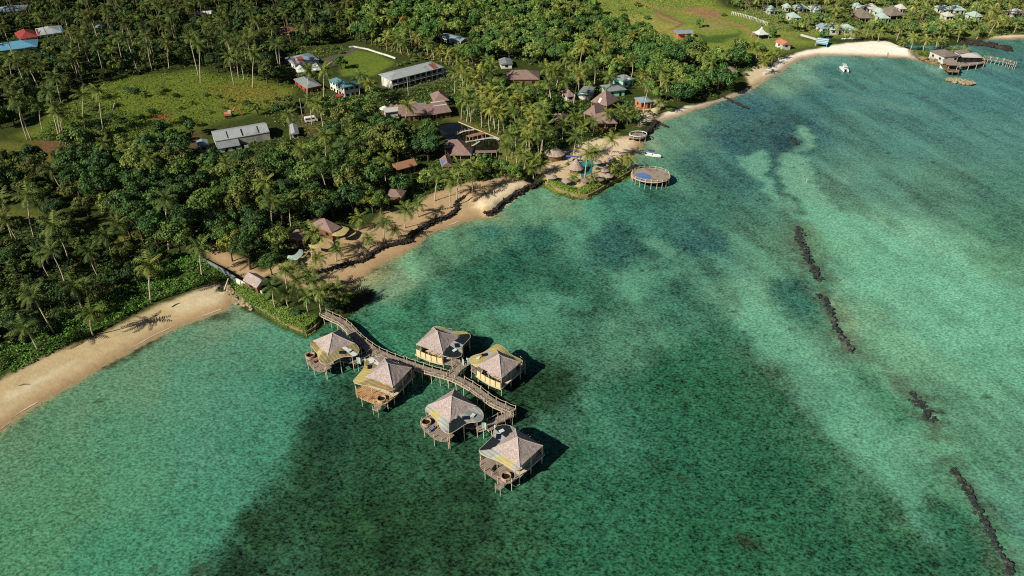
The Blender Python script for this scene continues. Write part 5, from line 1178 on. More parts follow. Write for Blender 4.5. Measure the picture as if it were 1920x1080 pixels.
    MB().bar((0, 0, -1), (0, 0, 1.1), .07, .06).build('post', MT['white'], t); MB().box((0, 0, 1.05), (.28, .06, .3)).build('board', MT['white'], t)
    for a, b, ln, rz, lb in ((250, 606, 3.2, .5, 'short grey driftwood log above the left beach shadows'), (330, 572, 2.6, .9, 'grey driftwood log high on the left beach below the creepers'), (45, 722, 2.2, .3, 'small dark driftwood stick on the open left beach')):
        p = G(a, b); o = MB().path([(-ln / 2, 0, .1), (0, .15, .16), (ln / 2, -.1, .12)], [.12, .15, .07], 6).build('driftwood', MT['bark0']); o.location = p; o.rotation_euler = (0, 0, rz); tag(o, lb, 'driftwood', 'driftwood on the left beach')
    # person on the far beach
    p = G(1664, 104.5); person(p)
    # bare trunks and driftwood
    for a, b, c, d, lb in ((199, 248, 215, 193, 'bare leaning dead palm trunk on the left field'), (420, 545, 428, 522, 'pale dead trunk leaning at the end of the left beach')):
        q = G(a, b); top = top_of(q, c, d)
        o = MB().path([q, q + (top - q) * .5 + np.array([.2, 0, .3]), top], [.24, .2, .15], 7).build('dead_trunk', MT['post']); tag(o, lb, 'dead trunk')
    # hedges of the two garden corners are added with the plants
def person(p):
    me = bpy.data.meshes.new('person'); V = [(0, 0, .95), (0, 0, 1.2), (0, 0, 1.42), (0, 0, 1.53), (0, .01, 1.66), (.1, 0, .9), (.12, .02, .48), (.12, -.02, .06), (-.1, 0, .9), (-.12, .06, .48), (-.12, .1, .06), (.19, 0, 1.4), (.25, .02, 1.12), (.26, .08, .86), (-.19, 0, 1.4), (-.26, .0, 1.12), (-.27, .06, .86)]
    E = [(0, 1), (1, 2), (2, 3), (3, 4), (0, 5), (5, 6), (6, 7), (0, 8), (8, 9), (9, 10), (2, 11), (11, 12), (12, 13), (2, 14), (14, 15), (15, 16)]
    me.from_pydata(V, E, []); o = bpy.data.objects.new('person', me); COL.objects.link(o); o.location = p
    rad = [.15, .13, .16, .06, .105, .1, .07, .045, .1, .07, .045, .06, .045, .04, .06, .045, .04]
    md = o.modifiers.new('skin', 'SKIN'); sk = me.skin_vertices[0].data if me.skin_vertices else None
    if sk is None:
        bpy.context.view_layer.objects.active = o
        bm = __import__('bmesh').new(); bm.from_mesh(me); lay = bm.verts.layers.skin.verify(); bm.to_mesh(me); bm.free(); sk = me.skin_vertices[0].data
    for i, r_ in enumerate(rad): sk[i].radius = (r_, r_)
    sk[0].use_root = True
    ss = o.modifiers.new('sub', 'SUBSURF'); ss.levels = ss.render_levels = 1
    me.materials.append(MT['skin']); tag(o, 'person in dark swimwear standing at the water on the far beach', 'person')
    MB().bar((0, 0, .72), (0, 0, 1.0), .19, .18, 10).build('shorts', MT['swim'], o)
def top_of(base, px, py):
    """point above the base, allowed to lean sideways only, that the photograph shows at a pixel"""
    dx, dy = (px - 960) / F_PX, (540 - py) / F_PX
    d = np.array([dx, CP + dy * SP, -SP + dy * CP]); t = base[1] / d[1]
    return np.array([d[0] * t, base[1], CAM_H + d[2] * t])
# ------------------------------------------------------------------ foliage
def leaf_material(name, src):
    t = NT(name)
    c = t.n('ShaderNodeObjectInfo').outputs['Color'] if src == 'object' else t.attr('Col')
    k = t.attr('Tint', 'Fac')
    yel = t.mix(t.mr(k, .9, 1.5, 0, .3), c, t.mix(1.0, c, (1.35, 1.1, .6), 'MULTIPLY'))
    colr = t.scale(yel, k)
    d = t.n('ShaderNodeBsdfDiffuse'); t.l(colr, d.inputs['Color'])
    tr = t.n('ShaderNodeBsdfTranslucent'); t.l(colr, tr.inputs['Color'])
    g = t.n('ShaderNodeBsdfGlossy'); g.inputs['Roughness'].default_value = .6
    m = t.n('ShaderNodeMixShader'); m.inputs[0].default_value = .18
    t.l(d.outputs[0], m.inputs[1]); t.l(tr.outputs[0], m.inputs[2])
    m2 = t.n('ShaderNodeMixShader'); m2.inputs[0].default_value = .015
    t.l(m.outputs[0], m2.inputs[1]); t.l(g.outputs[0], m2.inputs[2])
    t.l(m2.outputs[0], t.out.inputs['Surface'])
    return t.m
def unit(v): return v / np.maximum(np.linalg.norm(v, axis=-1, keepdims=True), 1e-9)
def cards(pos, nrm, size, r_):
    """leaf cards (bent diamonds) at pos facing nrm; returns verts (4n,3) and faces"""
    n = len(pos)
    a = unit(np.cross(nrm, r_.normal(size=(n, 3)))); b = np.cross(nrm, a)
    s = np.asarray(size)[:, None] if np.ndim(size) else size
    w = .62
    v = np.stack([pos - a * s, pos - b * s * w + nrm * s * .12, pos + a * s, pos + b * s * w + nrm * s * .12], 1).reshape(-1, 3)
    return v, np.arange(4 * n).reshape(-1, 4)
def crown_arrays(seed, nclump, ncard, size, Rr=4.5, rz=.72, zc=6.4):
    r_ = np.random.default_rng(seed)
    V, T = [], []
    for i in range(nclump):
        d = unit(r_.normal(size=3)); d[2] = abs(d[2]) * 1.1 - .25; d = unit(d)
        rad = r_.uniform(.45, .82)
        c = d * rad * Rr * np.array([1, 1, rz]) * r_.uniform(.85, 1.12)
        rc = Rr * r_.uniform(.24, .42)
        n = int(ncard * (rc / (.33 * Rr)) ** 2)
        u = unit(r_.normal(size=(n, 3)) + d * .75 + np.array([0, 0, .35]))
        p = c + u * rc * r_.uniform(.62, 1.05, (n, 1)) * np.array([1, 1, .82])
        nn = unit(u + r_.normal(size=(n, 3)) * .42)
        v, _ = cards(p, nn, size * r_.uniform(.6, 1.25, n), r_)
        V.append(v); T.append(np.repeat(np.clip(r_.normal(1, .16) + r_.normal(0, .30, n), .35, 1.9), 4))
    V = np.concatenate(V); V[:, 2] += zc
    return V, np.arange(len(V)).reshape(-1, 4), np.concatenate(T)
def palm_arrays(seed, nf=22, nl=9):
    r_ = np.random.default_rng(seed)
    V, F, T = [], [], []
    k = 0
    for i in range(nf):
        az = i * 2.399 + r_.normal(0, .2)
        u = i / (nf - 1)
        e0 = R(78 - 100 * u + r_.normal(0, 7)); droop = R(r_.uniform(55, 95)); Ln = r_.uniform(4.4, 5.4) * (1 - .12 * u)
        h = np.array([math.cos(az), math.sin(az), 0]); side = np.array([-math.sin(az), math.cos(az), 0])
        S = np.linspace(0, 1, nl + 2); pts = [np.zeros(3)]
        for s0, s1 in zip(S[:-1], S[1:]):
            e = e0 - droop * ((s0 + s1) / 2) ** 1.2
            pts.append(pts[-1] + (h * math.cos(e) + np.array([0, 0, math.sin(e)])) * Ln * (s1 - s0))
        pts = np.array(pts); tint = np.clip(r_.normal(1.05 - .18 * u, .14), .5, 1.5)
        dead = u > .93 and r_.random() < .4
        for j in range(1, nl + 1):
            s = S[j]; fw = unit(pts[j + 1] - pts[j]); dn = np.array([0, 0, -1.0])
            ll = 1.05 * math.sin(math.pi * (.16 + .80 * s)) ** .8 + .12
            w = Ln / (nl + 1) * .40
            for sg in (-1, 1):
                d = unit(side * sg * .86 + fw * .42 + dn * r_.uniform(.15, .6)) * ll
                V += [pts[j] - fw * w, pts[j] + fw * w, pts[j] + d + fw * w * .35, pts[j] + d - fw * w * .1]
                F.append((k, k + 1, k + 2, k + 3)); k += 4
                T += [tint * r_.uniform(.8, 1.2)] * 4
        for j in range(nl + 1):   # rachis
            wv = side * (.06 * (1 - j / (nl + 2)))
            V += [pts[j] - wv, pts[j] + wv, pts[j + 1] + wv, pts[j + 1] - wv]; F.append((k, k + 1, k + 2, k + 3)); k += 4; T += [tint * 1.25] * 4
    # a cluster of green nuts under the crown
    for q in range(5):
        c = np.array([math.cos(q * 1.26) * .28, math.sin(q * 1.26) * .28, -.25])
        v, f = cards(np.repeat(c[None], 6, 0), unit(r_.normal(size=(6, 3))), .17, r_)
        V += list(v); F += [tuple(x + k for x in ff) for ff in f]; k += len(v); T += [1.1] * len(v)
    return np.array(V), np.array(F), np.array(T)
LEAF, PALMS = [], []
def proto_meshes():
    MT['leaf'] = leaf_material('leaf_green', 'object'); MT['leafmass'] = leaf_material('leaf_mass', 'attribute')
    MT['bark'] = mat('grey_bark', (96, 82, 64), .9, .3, 1.5); MT['palmbark'] = mat('palm_bark', (206, 190, 164), .9, .2, 1.5, stripe=('Z', 3, .2))
    for i, (nc, rz) in enumerate(((20, .72), (24, .62), (17, .85), (22, .7), (26, .58), (18, .95))):
        V, F, T = crown_arrays(100 + i, nc, 95, .34, rz=rz)
        LEAF.append((np_mesh('crown', V, F, 4, MT['leaf'], {'Tint': T}, link=False), crown_arrays(200 + i, 12, 52, .62, rz=rz)))
    for i in range(6):
        V, F, T = palm_arrays(300 + i, 15 + i % 3 * 2, 10)
        PALMS.append((np_mesh('crown', V, F, 4, MT['leaf'], {'Tint': T}, link=False), palm_arrays(400 + i, 14, 6)))
    tr = []
    for i in range(3):
        b = MB(); bend = (.5 * (i - 1), .3)
        pts = [(bend[0] * math.sin(u * 3.14), bend[1] * math.sin(u * 3.14), 10 * u - .3 * (u == 0)) for u in np.linspace(0, 1, 8)]
        b.path(pts, [.30, .20, .18, .17, .165, .16, .155, .17], 7); o = b.build('trunk', MT['palmbark'], smooth=True); tr.append(o.data); bpy.data.objects.remove(o)
    br = []
    for i in range(3):
        b = MB(); random.seed(50 + i)
        b.path([(0, 0, -.5), (.1, .05, 1.5), (.15, -.1, 3.6), (.0, .1, 5.8)], [.42, .34, .27, .14], 7)
        for k in range(5):
            a = k * 1.26 + i; z = 2.2 + .5 * k
            b.path([(.1, 0, z), (1.2 * math.cos(a), 1.2 * math.sin(a), z + 1.3), (2.7 * math.cos(a), 2.7 * math.sin(a), z + 2.4)], [.17, .12, .05], 5)
        o = b.build('trunk', MT['bark'], smooth=True); br.append(o.data); bpy.data.objects.remove(o)
    return tr, br
# ------------------------------------------------------------------ where plants stand
PALM_PX = '''72,660,47,612 175,629,172,585 65,589,52,553 283,567,279,500 168,567,158,535 379,519,374,464 94,520,75,478 130,495,100,428 24,449,5,375 65,447,54,365 317,467,310,376
59,262,29,182 52,262,33,190 114,268,91,172 125,270,110,212 119,270,106,200 160,242,155,178 197,260,184,172 81,247,75,195 116,199,104,145 26,160,17,108 372,140,355,72 376,156,374,85 439,160,430,105 474,165,477,100 224,110,212,84 240,112,238,84 216,125,208,95 209,45,200,14 203,42,196,20 310,37,303,10
292,68,288,40 314,80,311,45 458,150,452,108 576,190,579,132 607,192,608,130 674,180,677,142 761,235,765,200 865,225,869,186 875,229,880,188 883,229.6,887,190 903,239.7,899,192 919,248.5,919,200 928,243.8,922,203 933.6,252.6,935.6,212 948,224,946,190 724,316,725.7,298
815,377,822,327 845,390,847,337 857,374,862,315 887,360,890,316 760,427,762,392 785,407,785,384 722,455,722,416 746,450,741,430 695,464,692,446 672,432,672,409 631,490,632,466 600,510,596,482 585,487,587,438 516,446,510,375 724,347,724,301
516,578,511,536 543,578,536,553 578,584,576,556 539,541,534,508 576,546,577,512 602,585,600,548 618,578,616,545 632,570,630,540 560,560,556,525 590,560,588,528 548,520,545,500 645,580,642,556
1016,285,1023,236 1076,299,1082,256 1072,252,1078,222 1096.7,333,1103,288 1109,327.5,1115,284 1144,293.6,1146.8,262 1178,316.7,1180,299 1170,316,1168,303 1152,325,1149,313 1077.7,342,1076,331 1113,346.5,1111.6,334 1019.5,327,1016,309 1000,336,995,316 1003,330,1003,300 982,320,980,290 968,312,966,280
1236.7,206.7,1235,192 1139,175.5,1142,143 1146,139,1146,120 1075.5,251,1079.6,220 1138,242,1140.5,212 1161,235,1162,205 1190,228,1188,210 1176,238,1175,216 1110,255,1112,228 1090,262,1093,238 1055,262,1057,232
1551,63.6,1556.5,42 1568.6,66,1572.7,52 1598,76,1601,60 1608,76,1610,62 1623,73,1627,51 1586,73,1587,60 1635,76,1637,62 1646,78.5,1650,60 1681,76,1690,54 1692,93,1693,78 1707.5,92.5,1713,70 1731,96,1737,74 1754,93,1758,76 1765,91,1769,76 1852.5,69,1869,38 1802,104,1806,92 1785,105,1787,93 1435,140,1432.5,116 1296,105,1296,74 1430,128,1431,108 1447,122,1449,104 1460,112,1462,95 1880,60,1886,38 1900,62,1906,40 1830,74,1836,52 1795,80,1799,58 1770,79,1775,58'''
BIG_PX = [  # base px, crown centre px, crown radius px, colour
 (763, 66, 761, 44, 17, (112, 100, 46)), (1200, 118, 1197, 96, 34, (52, 82, 36)), (1255, 132, 1256, 110, 32, (50, 84, 40)), (1275, 190, 1270, 170, 26, (50, 84, 40)), (1304, 176, 1302, 154, 26, (60, 90, 38)), (1345, 172, 1343, 146, 32, (54, 88, 40)), (1378, 124, 1376, 106, 27, (52, 84, 38)), (1225, 118, 1222, 99, 26, (58, 88, 36)),
 (1228, 160, 1226, 138, 24, (74, 104, 44)), (470, 505, 468, 462, 30, (50, 78, 36)), (436, 490, 428, 458, 21, (104, 112, 40)), (455, 470, 452, 445, 20, (94, 100, 42)), (750, 362, 748, 340, 24, (50, 80, 38)), (715, 402, 712, 374, 22, (64, 88, 36)), (625, 410, 622, 378, 26, (48, 76, 34)), (700, 400, 695, 372, 22, (86, 100, 38)),
 (1312, 52, 1311, 43, 9, (60, 92, 40)), (965, 340, 950, 322, 18, (78, 110, 40)), (905, 330, 905, 314, 16, (80, 108, 40)), (1422, 97, 1421, 92, 11, (62, 96, 42)), (1545, 72, 1543, 66, 11, (52, 86, 40)), (1448, 70, 1446, 62, 10, (54, 90, 40)), (300, 470, 296, 420, 34, (46, 76, 34)), (270, 455, 262, 400, 30, (50, 78, 34)), (350, 460, 348, 408, 28, (44, 72, 34)), (510, 515, 505, 490, 20, (52, 80, 34)), (600, 425, 560, 395, 24, (50, 78, 36)),
 (640, 130, 634, 114, 13, (56, 82, 36)), (648, 128, 645, 118, 8, (58, 84, 36)), (620, 583, 618, 568, 15, (44, 68, 34)), (640, 583, 640, 566, 14, (42, 66, 32)), (605, 570, 603, 558, 12, (70, 96, 36))]
G_DARK = [(78, 88, 40), (52, 80, 36), (44, 70, 32), (60, 88, 38), (70, 94, 38), (82, 98, 42), (48, 76, 40)]
G_DEEP = [tuple(v * .84 for v in c) for c in G_DARK]
G_MID = [(60, 92, 38), (52, 84, 38), (72, 102, 42), (86, 110, 46), (88, 106, 48)]
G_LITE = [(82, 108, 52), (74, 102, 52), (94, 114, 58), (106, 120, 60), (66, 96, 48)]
P_DARK = [(70, 86, 34), (60, 78, 32), (80, 92, 36)]
P_DEEP = [tuple(v * .86 for v in c) for c in P_DARK]
P_MID = [(88, 102, 38), (78, 94, 36), (102, 108, 42), (70, 90, 36)]
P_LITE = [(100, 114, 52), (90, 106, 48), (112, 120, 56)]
# zone phrase, ground outline in pixels, palm share, spacing m, palm heights, crown radii, palettes
ZONES = [
 ('front woods left of the beach villas', [(130, 330), (150, 300), (330, 290), (385, 292), (560, 262), (690, 245), (820, 250), (830, 300), (800, 350), (720, 400), (620, 410), (560, 440), (520, 500), (430, 470), (390, 462), (330, 490), (255, 480), (140, 400)], .045, 5.3, (9, 13), (3.6, 6.4), G_DARK, P_DARK),
 ('dark thicket along the left edge', [(-170, 330), (130, 330), (150, 400), (120, 420), (-170, 390)], .1, 5.4, (8, 12), (3, 5.8), G_DEEP, P_DEEP),
 ('palms behind the left beach', [(-170, 425), (120, 430), (250, 480), (330, 490), (280, 530), (180, 590), (60, 650), (-170, 720)], .06, 5.0, (8, 12), (1.8, 4.2), G_DEEP, P_DEEP),
 ('palm wood at upper left', [(-170, 100), (-170, 250), (20, 250), (180, 160), (260, 142), (375, 134), (480, 160), (545, 172), (560, 150), (530, 100), (640, 85), (660, 40), (640, -60), (-300, -60)], .20, 5.0, (10, 16), (2.8, 5.2), G_DEEP, P_DEEP),
 ('trees between the field and the warehouse', [(310, 262), (400, 235), (480, 222), (545, 205), (560, 215), (520, 232), (480, 228), (385, 246), (350, 275), (300, 290)], .3, 5.0, (6, 10), (2.0, 3.4), G_DARK, P_DARK),
 ('deep woods at the top centre', [(660, 85), (640, -60), (1060, -60), (1090, 10), (1120, 45), (1180, 70), (1230, 98), (1330, 112), (1420, 112), (1390, 132), (1338, 165), (1285, 180), (1235, 172), (1190, 140), (1120, 140), (1000, 128), (880, 128), (860, 95), (760, 100)], .06, 5.4, (9, 13), (3.4, 6.0), G_MID, P_MID),
 ('trees round the school', [(590, 190), (690, 182), (850, 170), (905, 150), (940, 145), (900, 190), (855, 190), (815, 175), (740, 195), (715, 210), (720, 235), (600, 258), (580, 240), (600, 215)], .25, 5.2, (8, 12), (2.4, 4.6), G_MID, P_MID),
 ('orchard strip beyond the school lawn', [(690, 92), (760, 84), (900, 100), (900, 128), (840, 128), (760, 112)], .35, 4.6, (5, 8), (1.5, 2.8), G_MID, P_MID),
 ('palm grove round the resort halls', [(850, 175), (930, 150), (1000, 150), (1090, 160), (1150, 175), (1200, 200), (1215, 225), (1195, 245), (1150, 255), (1060, 280), (1010, 315), (945, 330), (950, 285), (985, 280), (945, 258), (870, 226)], .68, 4.7, (8, 13), (2.0, 3.2), G_MID, P_MID),
 ('garden trees by the mint walled house', [(1120, 140), (1240, 150), (1325, 168), (1285, 184), (1235, 194), (1200, 180), (1190, 165)], .3, 6.5, (7, 10), (2.4, 4.2), G_MID, P_MID),
 ('trees behind the beach villas', [(820, 305), (935, 305), (955, 335), (880, 345), (820, 350), (790, 370)], .4, 5.0, (8, 11), (2.0, 3.6), G_MID, P_MID),
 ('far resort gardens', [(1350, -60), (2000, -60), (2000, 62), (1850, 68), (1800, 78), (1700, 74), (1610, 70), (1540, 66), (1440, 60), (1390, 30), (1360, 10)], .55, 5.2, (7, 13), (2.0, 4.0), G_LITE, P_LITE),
 ('trees behind the long beach', [(1330, 112), (1420, 108), (1480, 90), (1465, 96), (1432, 112), (1398, 130), (1385, 138), (1345, 158)], .5, 6.0, (7, 10), (2.2, 3.6), G_MID, P_MID),
]
CLEAR_MORE = [[(-30, 385), (40, 388), (112, 420), (120, 432), (60, 432), (-30, 410)]]
CLEAR = [[(195, 160), (375, 139), (480, 160), (545, 180), (480, 215), (395, 238), (300, 268), (60, 270), (130, 205)], [(-170, 272), (125, 285), (120, 300), (60, 327), (-170, 335)], [(645, 108), (662, 98), (745, 120), (702, 146), (665, 147), (640, 140)], [(1095, -20), (1320, -40), (1350, 15), (1470, 52), (1500, 80), (1420, 105), (1330, 105), (1240, 82), (1185, 58), (1115, 40)],
 [(810, 232), (860, 226), (945, 262), (940, 300), (870, 292)], [(1655, 46), (1720, 48), (1750, 62), (1660, 62)], [(385, 460), (412, 462), (480, 515), (560, 505), (640, 450), (740, 400), (870, 350), (1000, 345), (900, 420), (600, 540), (440, 530)], [(1030, 345), (1060, 290), (1190, 260), (1190, 320), (1100, 365)], [(120, 415), (200, 432), (258, 458), (240, 472), (150, 440)], [(715, 165), (845, 140), (905, 132), (905, 142), (850, 154), (760, 176)], [(585, 138), (600, 116), (668, 92), (675, 97), (625, 130)], [(1228, 22), (1290, 46), (1240, 88), (1222, 80)]]
SPECS = []
def scatter():
    # single trees that can be told apart
    for s in PALM_PX.split():
        a, b, c, d = [float(v) for v in s.split(',')]
        g = G(a, b); t = top_of(g, c, d)
        h = max(2.2, t[2] - g[2]); lean = t[0] - g[0]
        far = b < 110 and a > 1300
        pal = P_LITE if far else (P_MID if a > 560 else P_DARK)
        cs = min(1.12, .55 + h * .05)
        if b > 560 and a > 490: cs *= .85
        SPECS.append(dict(k='palm', p=g, h=h, lean=lean, r=4.2 * cs, cs=cs, c=random.choice(pal), z=None, fix=True))
    for a, b, c, d, r, colr in BIG_PX:
        g = G(a, b); t = top_of(g, c, d)
        dep = proj(t)[2]; rr = r * dep / F_PX
        SPECS.append(dict(k='tree', p=g, h=max(1.5, t[2] - g[2]), r=rr, c=colr, z=None, fix=True, lean=0))
    foot = np.array(FOOT); clr = [poly_w(c) for c in CLEAR + CLEAR_MORE]; prot = PROTECT
    pts = [(s['p'][0], s['p'][1], s['r'] * .75) for s in SPECS]
    r_ = np.random.default_rng(5)
    grid = {}
    def put(x, y, r): grid.setdefault((int(x // 8), int(y // 8)), []).append((x, y, r))
    for q in pts: put(*q)
    for name, px, share, sp, hh, rr, gp, pp in ZONES:
        pw = poly_w(px)
        lo, hi = pw.min(0), pw.max(0)
        area = .5 * abs(np.dot(pw[:, 0], np.roll(pw[:, 1], 1)) - np.dot(pw[:, 1], np.roll(pw[:, 0], 1)))
        n = int(area / sp ** 2 * 5)
        q = r_.uniform(lo, hi, (int(n * np.prod(hi - lo) / area), 2))
        q = q[poly_sd(pw, q)[0] > 0]
        ok = poly_sd(SHP, q)[0] > 3
        for c in clr: ok &= poly_sd(c, q)[0] < 1.0
        if len(foot): ok &= (((q[:, None] - foot[None, :, :2]) ** 2).sum(2) > foot[None, :, 2] ** 2).all(1)
        q = q[ok]
        hgt = height(q) if len(q) else []
        for (x, y), gz in zip(q, hgt):
            palm = r_.random() < share
            far = math.hypot(x, y)
            r = r_.uniform(*rr) if not palm else 3.9
            need = sp * (.80 if palm else .62 + .5 * (r - rr[0]) / max(rr[1] - rr[0], .1))
            gx, gy = int(x // 8), int(y // 8); bad = False
            for i in (-1, 0, 1):
                for j in (-1, 0, 1):
                    for ox, oy, orr in grid.get((gx + i, gy + j), ()):
                        if (ox - x) ** 2 + (oy - y) ** 2 < (need * .5 + orr * .5 + (0 if palm else r * .22)) ** 2: bad = True
            if bad: continue
            h = r_.uniform(*hh) if palm else r * r_.uniform(1.15, 1.6)
            # keep the houses, the pond and the lawns in sight
            cp = proj(np.array([x, y, gz + h])); pr = r * F_PX / cp[2] * .8
            for (x0, x1, y0, y1, yb) in prot:
                if y < yb and cp[0] + pr > x0 + 2 and cp[0] - pr < x1 - 2 and cp[1] + pr * .8 > y0 + 1 and cp[1] - pr * .8 < y1 - 3:
                    bad = True; break
            if not bad:
                cw = P(cp[0], cp[1] + pr * .5, 1.7)[:2][None]
                for ci in (0, 2, 3, 4, 6, 7, 8, len(clr) - 1):
                    if poly_sd(clr[ci], cw)[0][0] > 2: bad = r_.random() < .92; break
            if bad: continue
            put(x, y, sp * .8 if palm else r)
            SPECS.append(dict(k='palm' if palm else 'tree', p=np.array([x, y, gz]), h=h, lean=r_.normal(0, 1.0) if palm else 0, r=r, cs=r_.uniform(.82, 1.08), c=(pp if palm else gp)[r_.integers(len(pp if palm else gp))], z=name, fix=False))
    # low shrubs on the field
    for a, b, r in ((240, 172, 2.2), (252, 176, 2.6), (270, 182, 2), (300, 178, 1.6), (330, 182, 1.8), (305, 172, 2.2), (462, 197, 2.0), (470, 203, 1.6), (500, 195, 1.5), (345, 225, 1.8), (230, 232, 2.4), (205, 222, 2.2), (250, 238, 1.8), (395, 212, 1.4), (420, 205, 1.3), (292, 248, 2.2), (320, 258, 2.4), (150, 222, 2.4), (175, 208, 2.6), (135, 240, 2.2), (185, 245, 2), (1152, 42, 2.4), (1165, 20, 2), (1195, 12, 2.4), (1110, 25, 2.6), (1236, 82, 1.6), (1250, 88, 1.8), (1213, 36, 2), (1355, 30, 2), (1280, 96, 2.2), (1262, 92, 1.8), (1106, 313, 1.0), (1064, 310, 1.0), (500, 560, 1.4), (525, 572, 1.6), (480, 546, 1.2), (555, 590, 1.5), (590, 598, 1.2), (413, 545, 1.0), (1120, 318, .9), (690, 398, 1.6), (820, 356, 1.4), (1216, 213, 1.6), (1255, 208, 1.6), (1398, 142, 1.2), (1405, 133, 1.4), (1738, 106, 1.6), (1748, 111, 1.8), (1757, 115, 1.5), (1765, 118, 1.3), (1794, 109, 1.6), (1800, 112, 1.5), (1726, 103, 1.3), (1716, 99, 1.4), (360, 196, 1.5), (385, 180, 1.6), (340, 205, 1.2), (412, 184, 1.4), (432, 192, 1.6), (520, 188, 1.5), (515, 200, 1.7), (285, 212, 2.0), (265, 224, 1.8), (312, 238, 1.6), (215, 200, 2.2), (190, 232, 2.2), (225, 250, 2.0), (100, 262, 2.0), (160, 258, 2.4), (350, 243, 1.8), (372, 236, 2.0), (548, 206, 1.8), (560, 198, 1.6), (536, 222, 1.7), (612, 204, 1.5), (628, 196, 1.6), (640, 188, 1.4), (690, 176, 1.5), (705, 168, 1.4), (612, 142, 1.2), (640, 100, 1.6), (628, 92, 1.8), (662, 150, 1.2), (555, 152, 1.6), (700, 156, 1.2), (760, 120, 1.6), (775, 116, 1.5), (748, 124, 1.4)):
        g = G(a, b); SPECS.append(dict(k='shrub', p=g, h=r * .55, r=r, c=random.choice(G_DARK if a < 560 else G_MID), z=None, fix=True, lean=0))
ORD = ['closest'] + [n + ' closest' for n in 'second third fourth fifth sixth seventh eighth ninth tenth eleventh twelfth thirteenth fourteenth fifteenth sixteenth seventeenth eighteenth nineteenth twentieth'.split()]
LEAFK = 2.0
def leafc(c): return lin((c[0] + .10 * max(0, c[1] - c[0]), c[1] - .02 * c[1], c[2] + .10 * (c[1] - c[2])))
def rgb4(c, k=1.0): return tuple(min(1, v * k * LEAFK) for v in leafc(c)) + (1,)
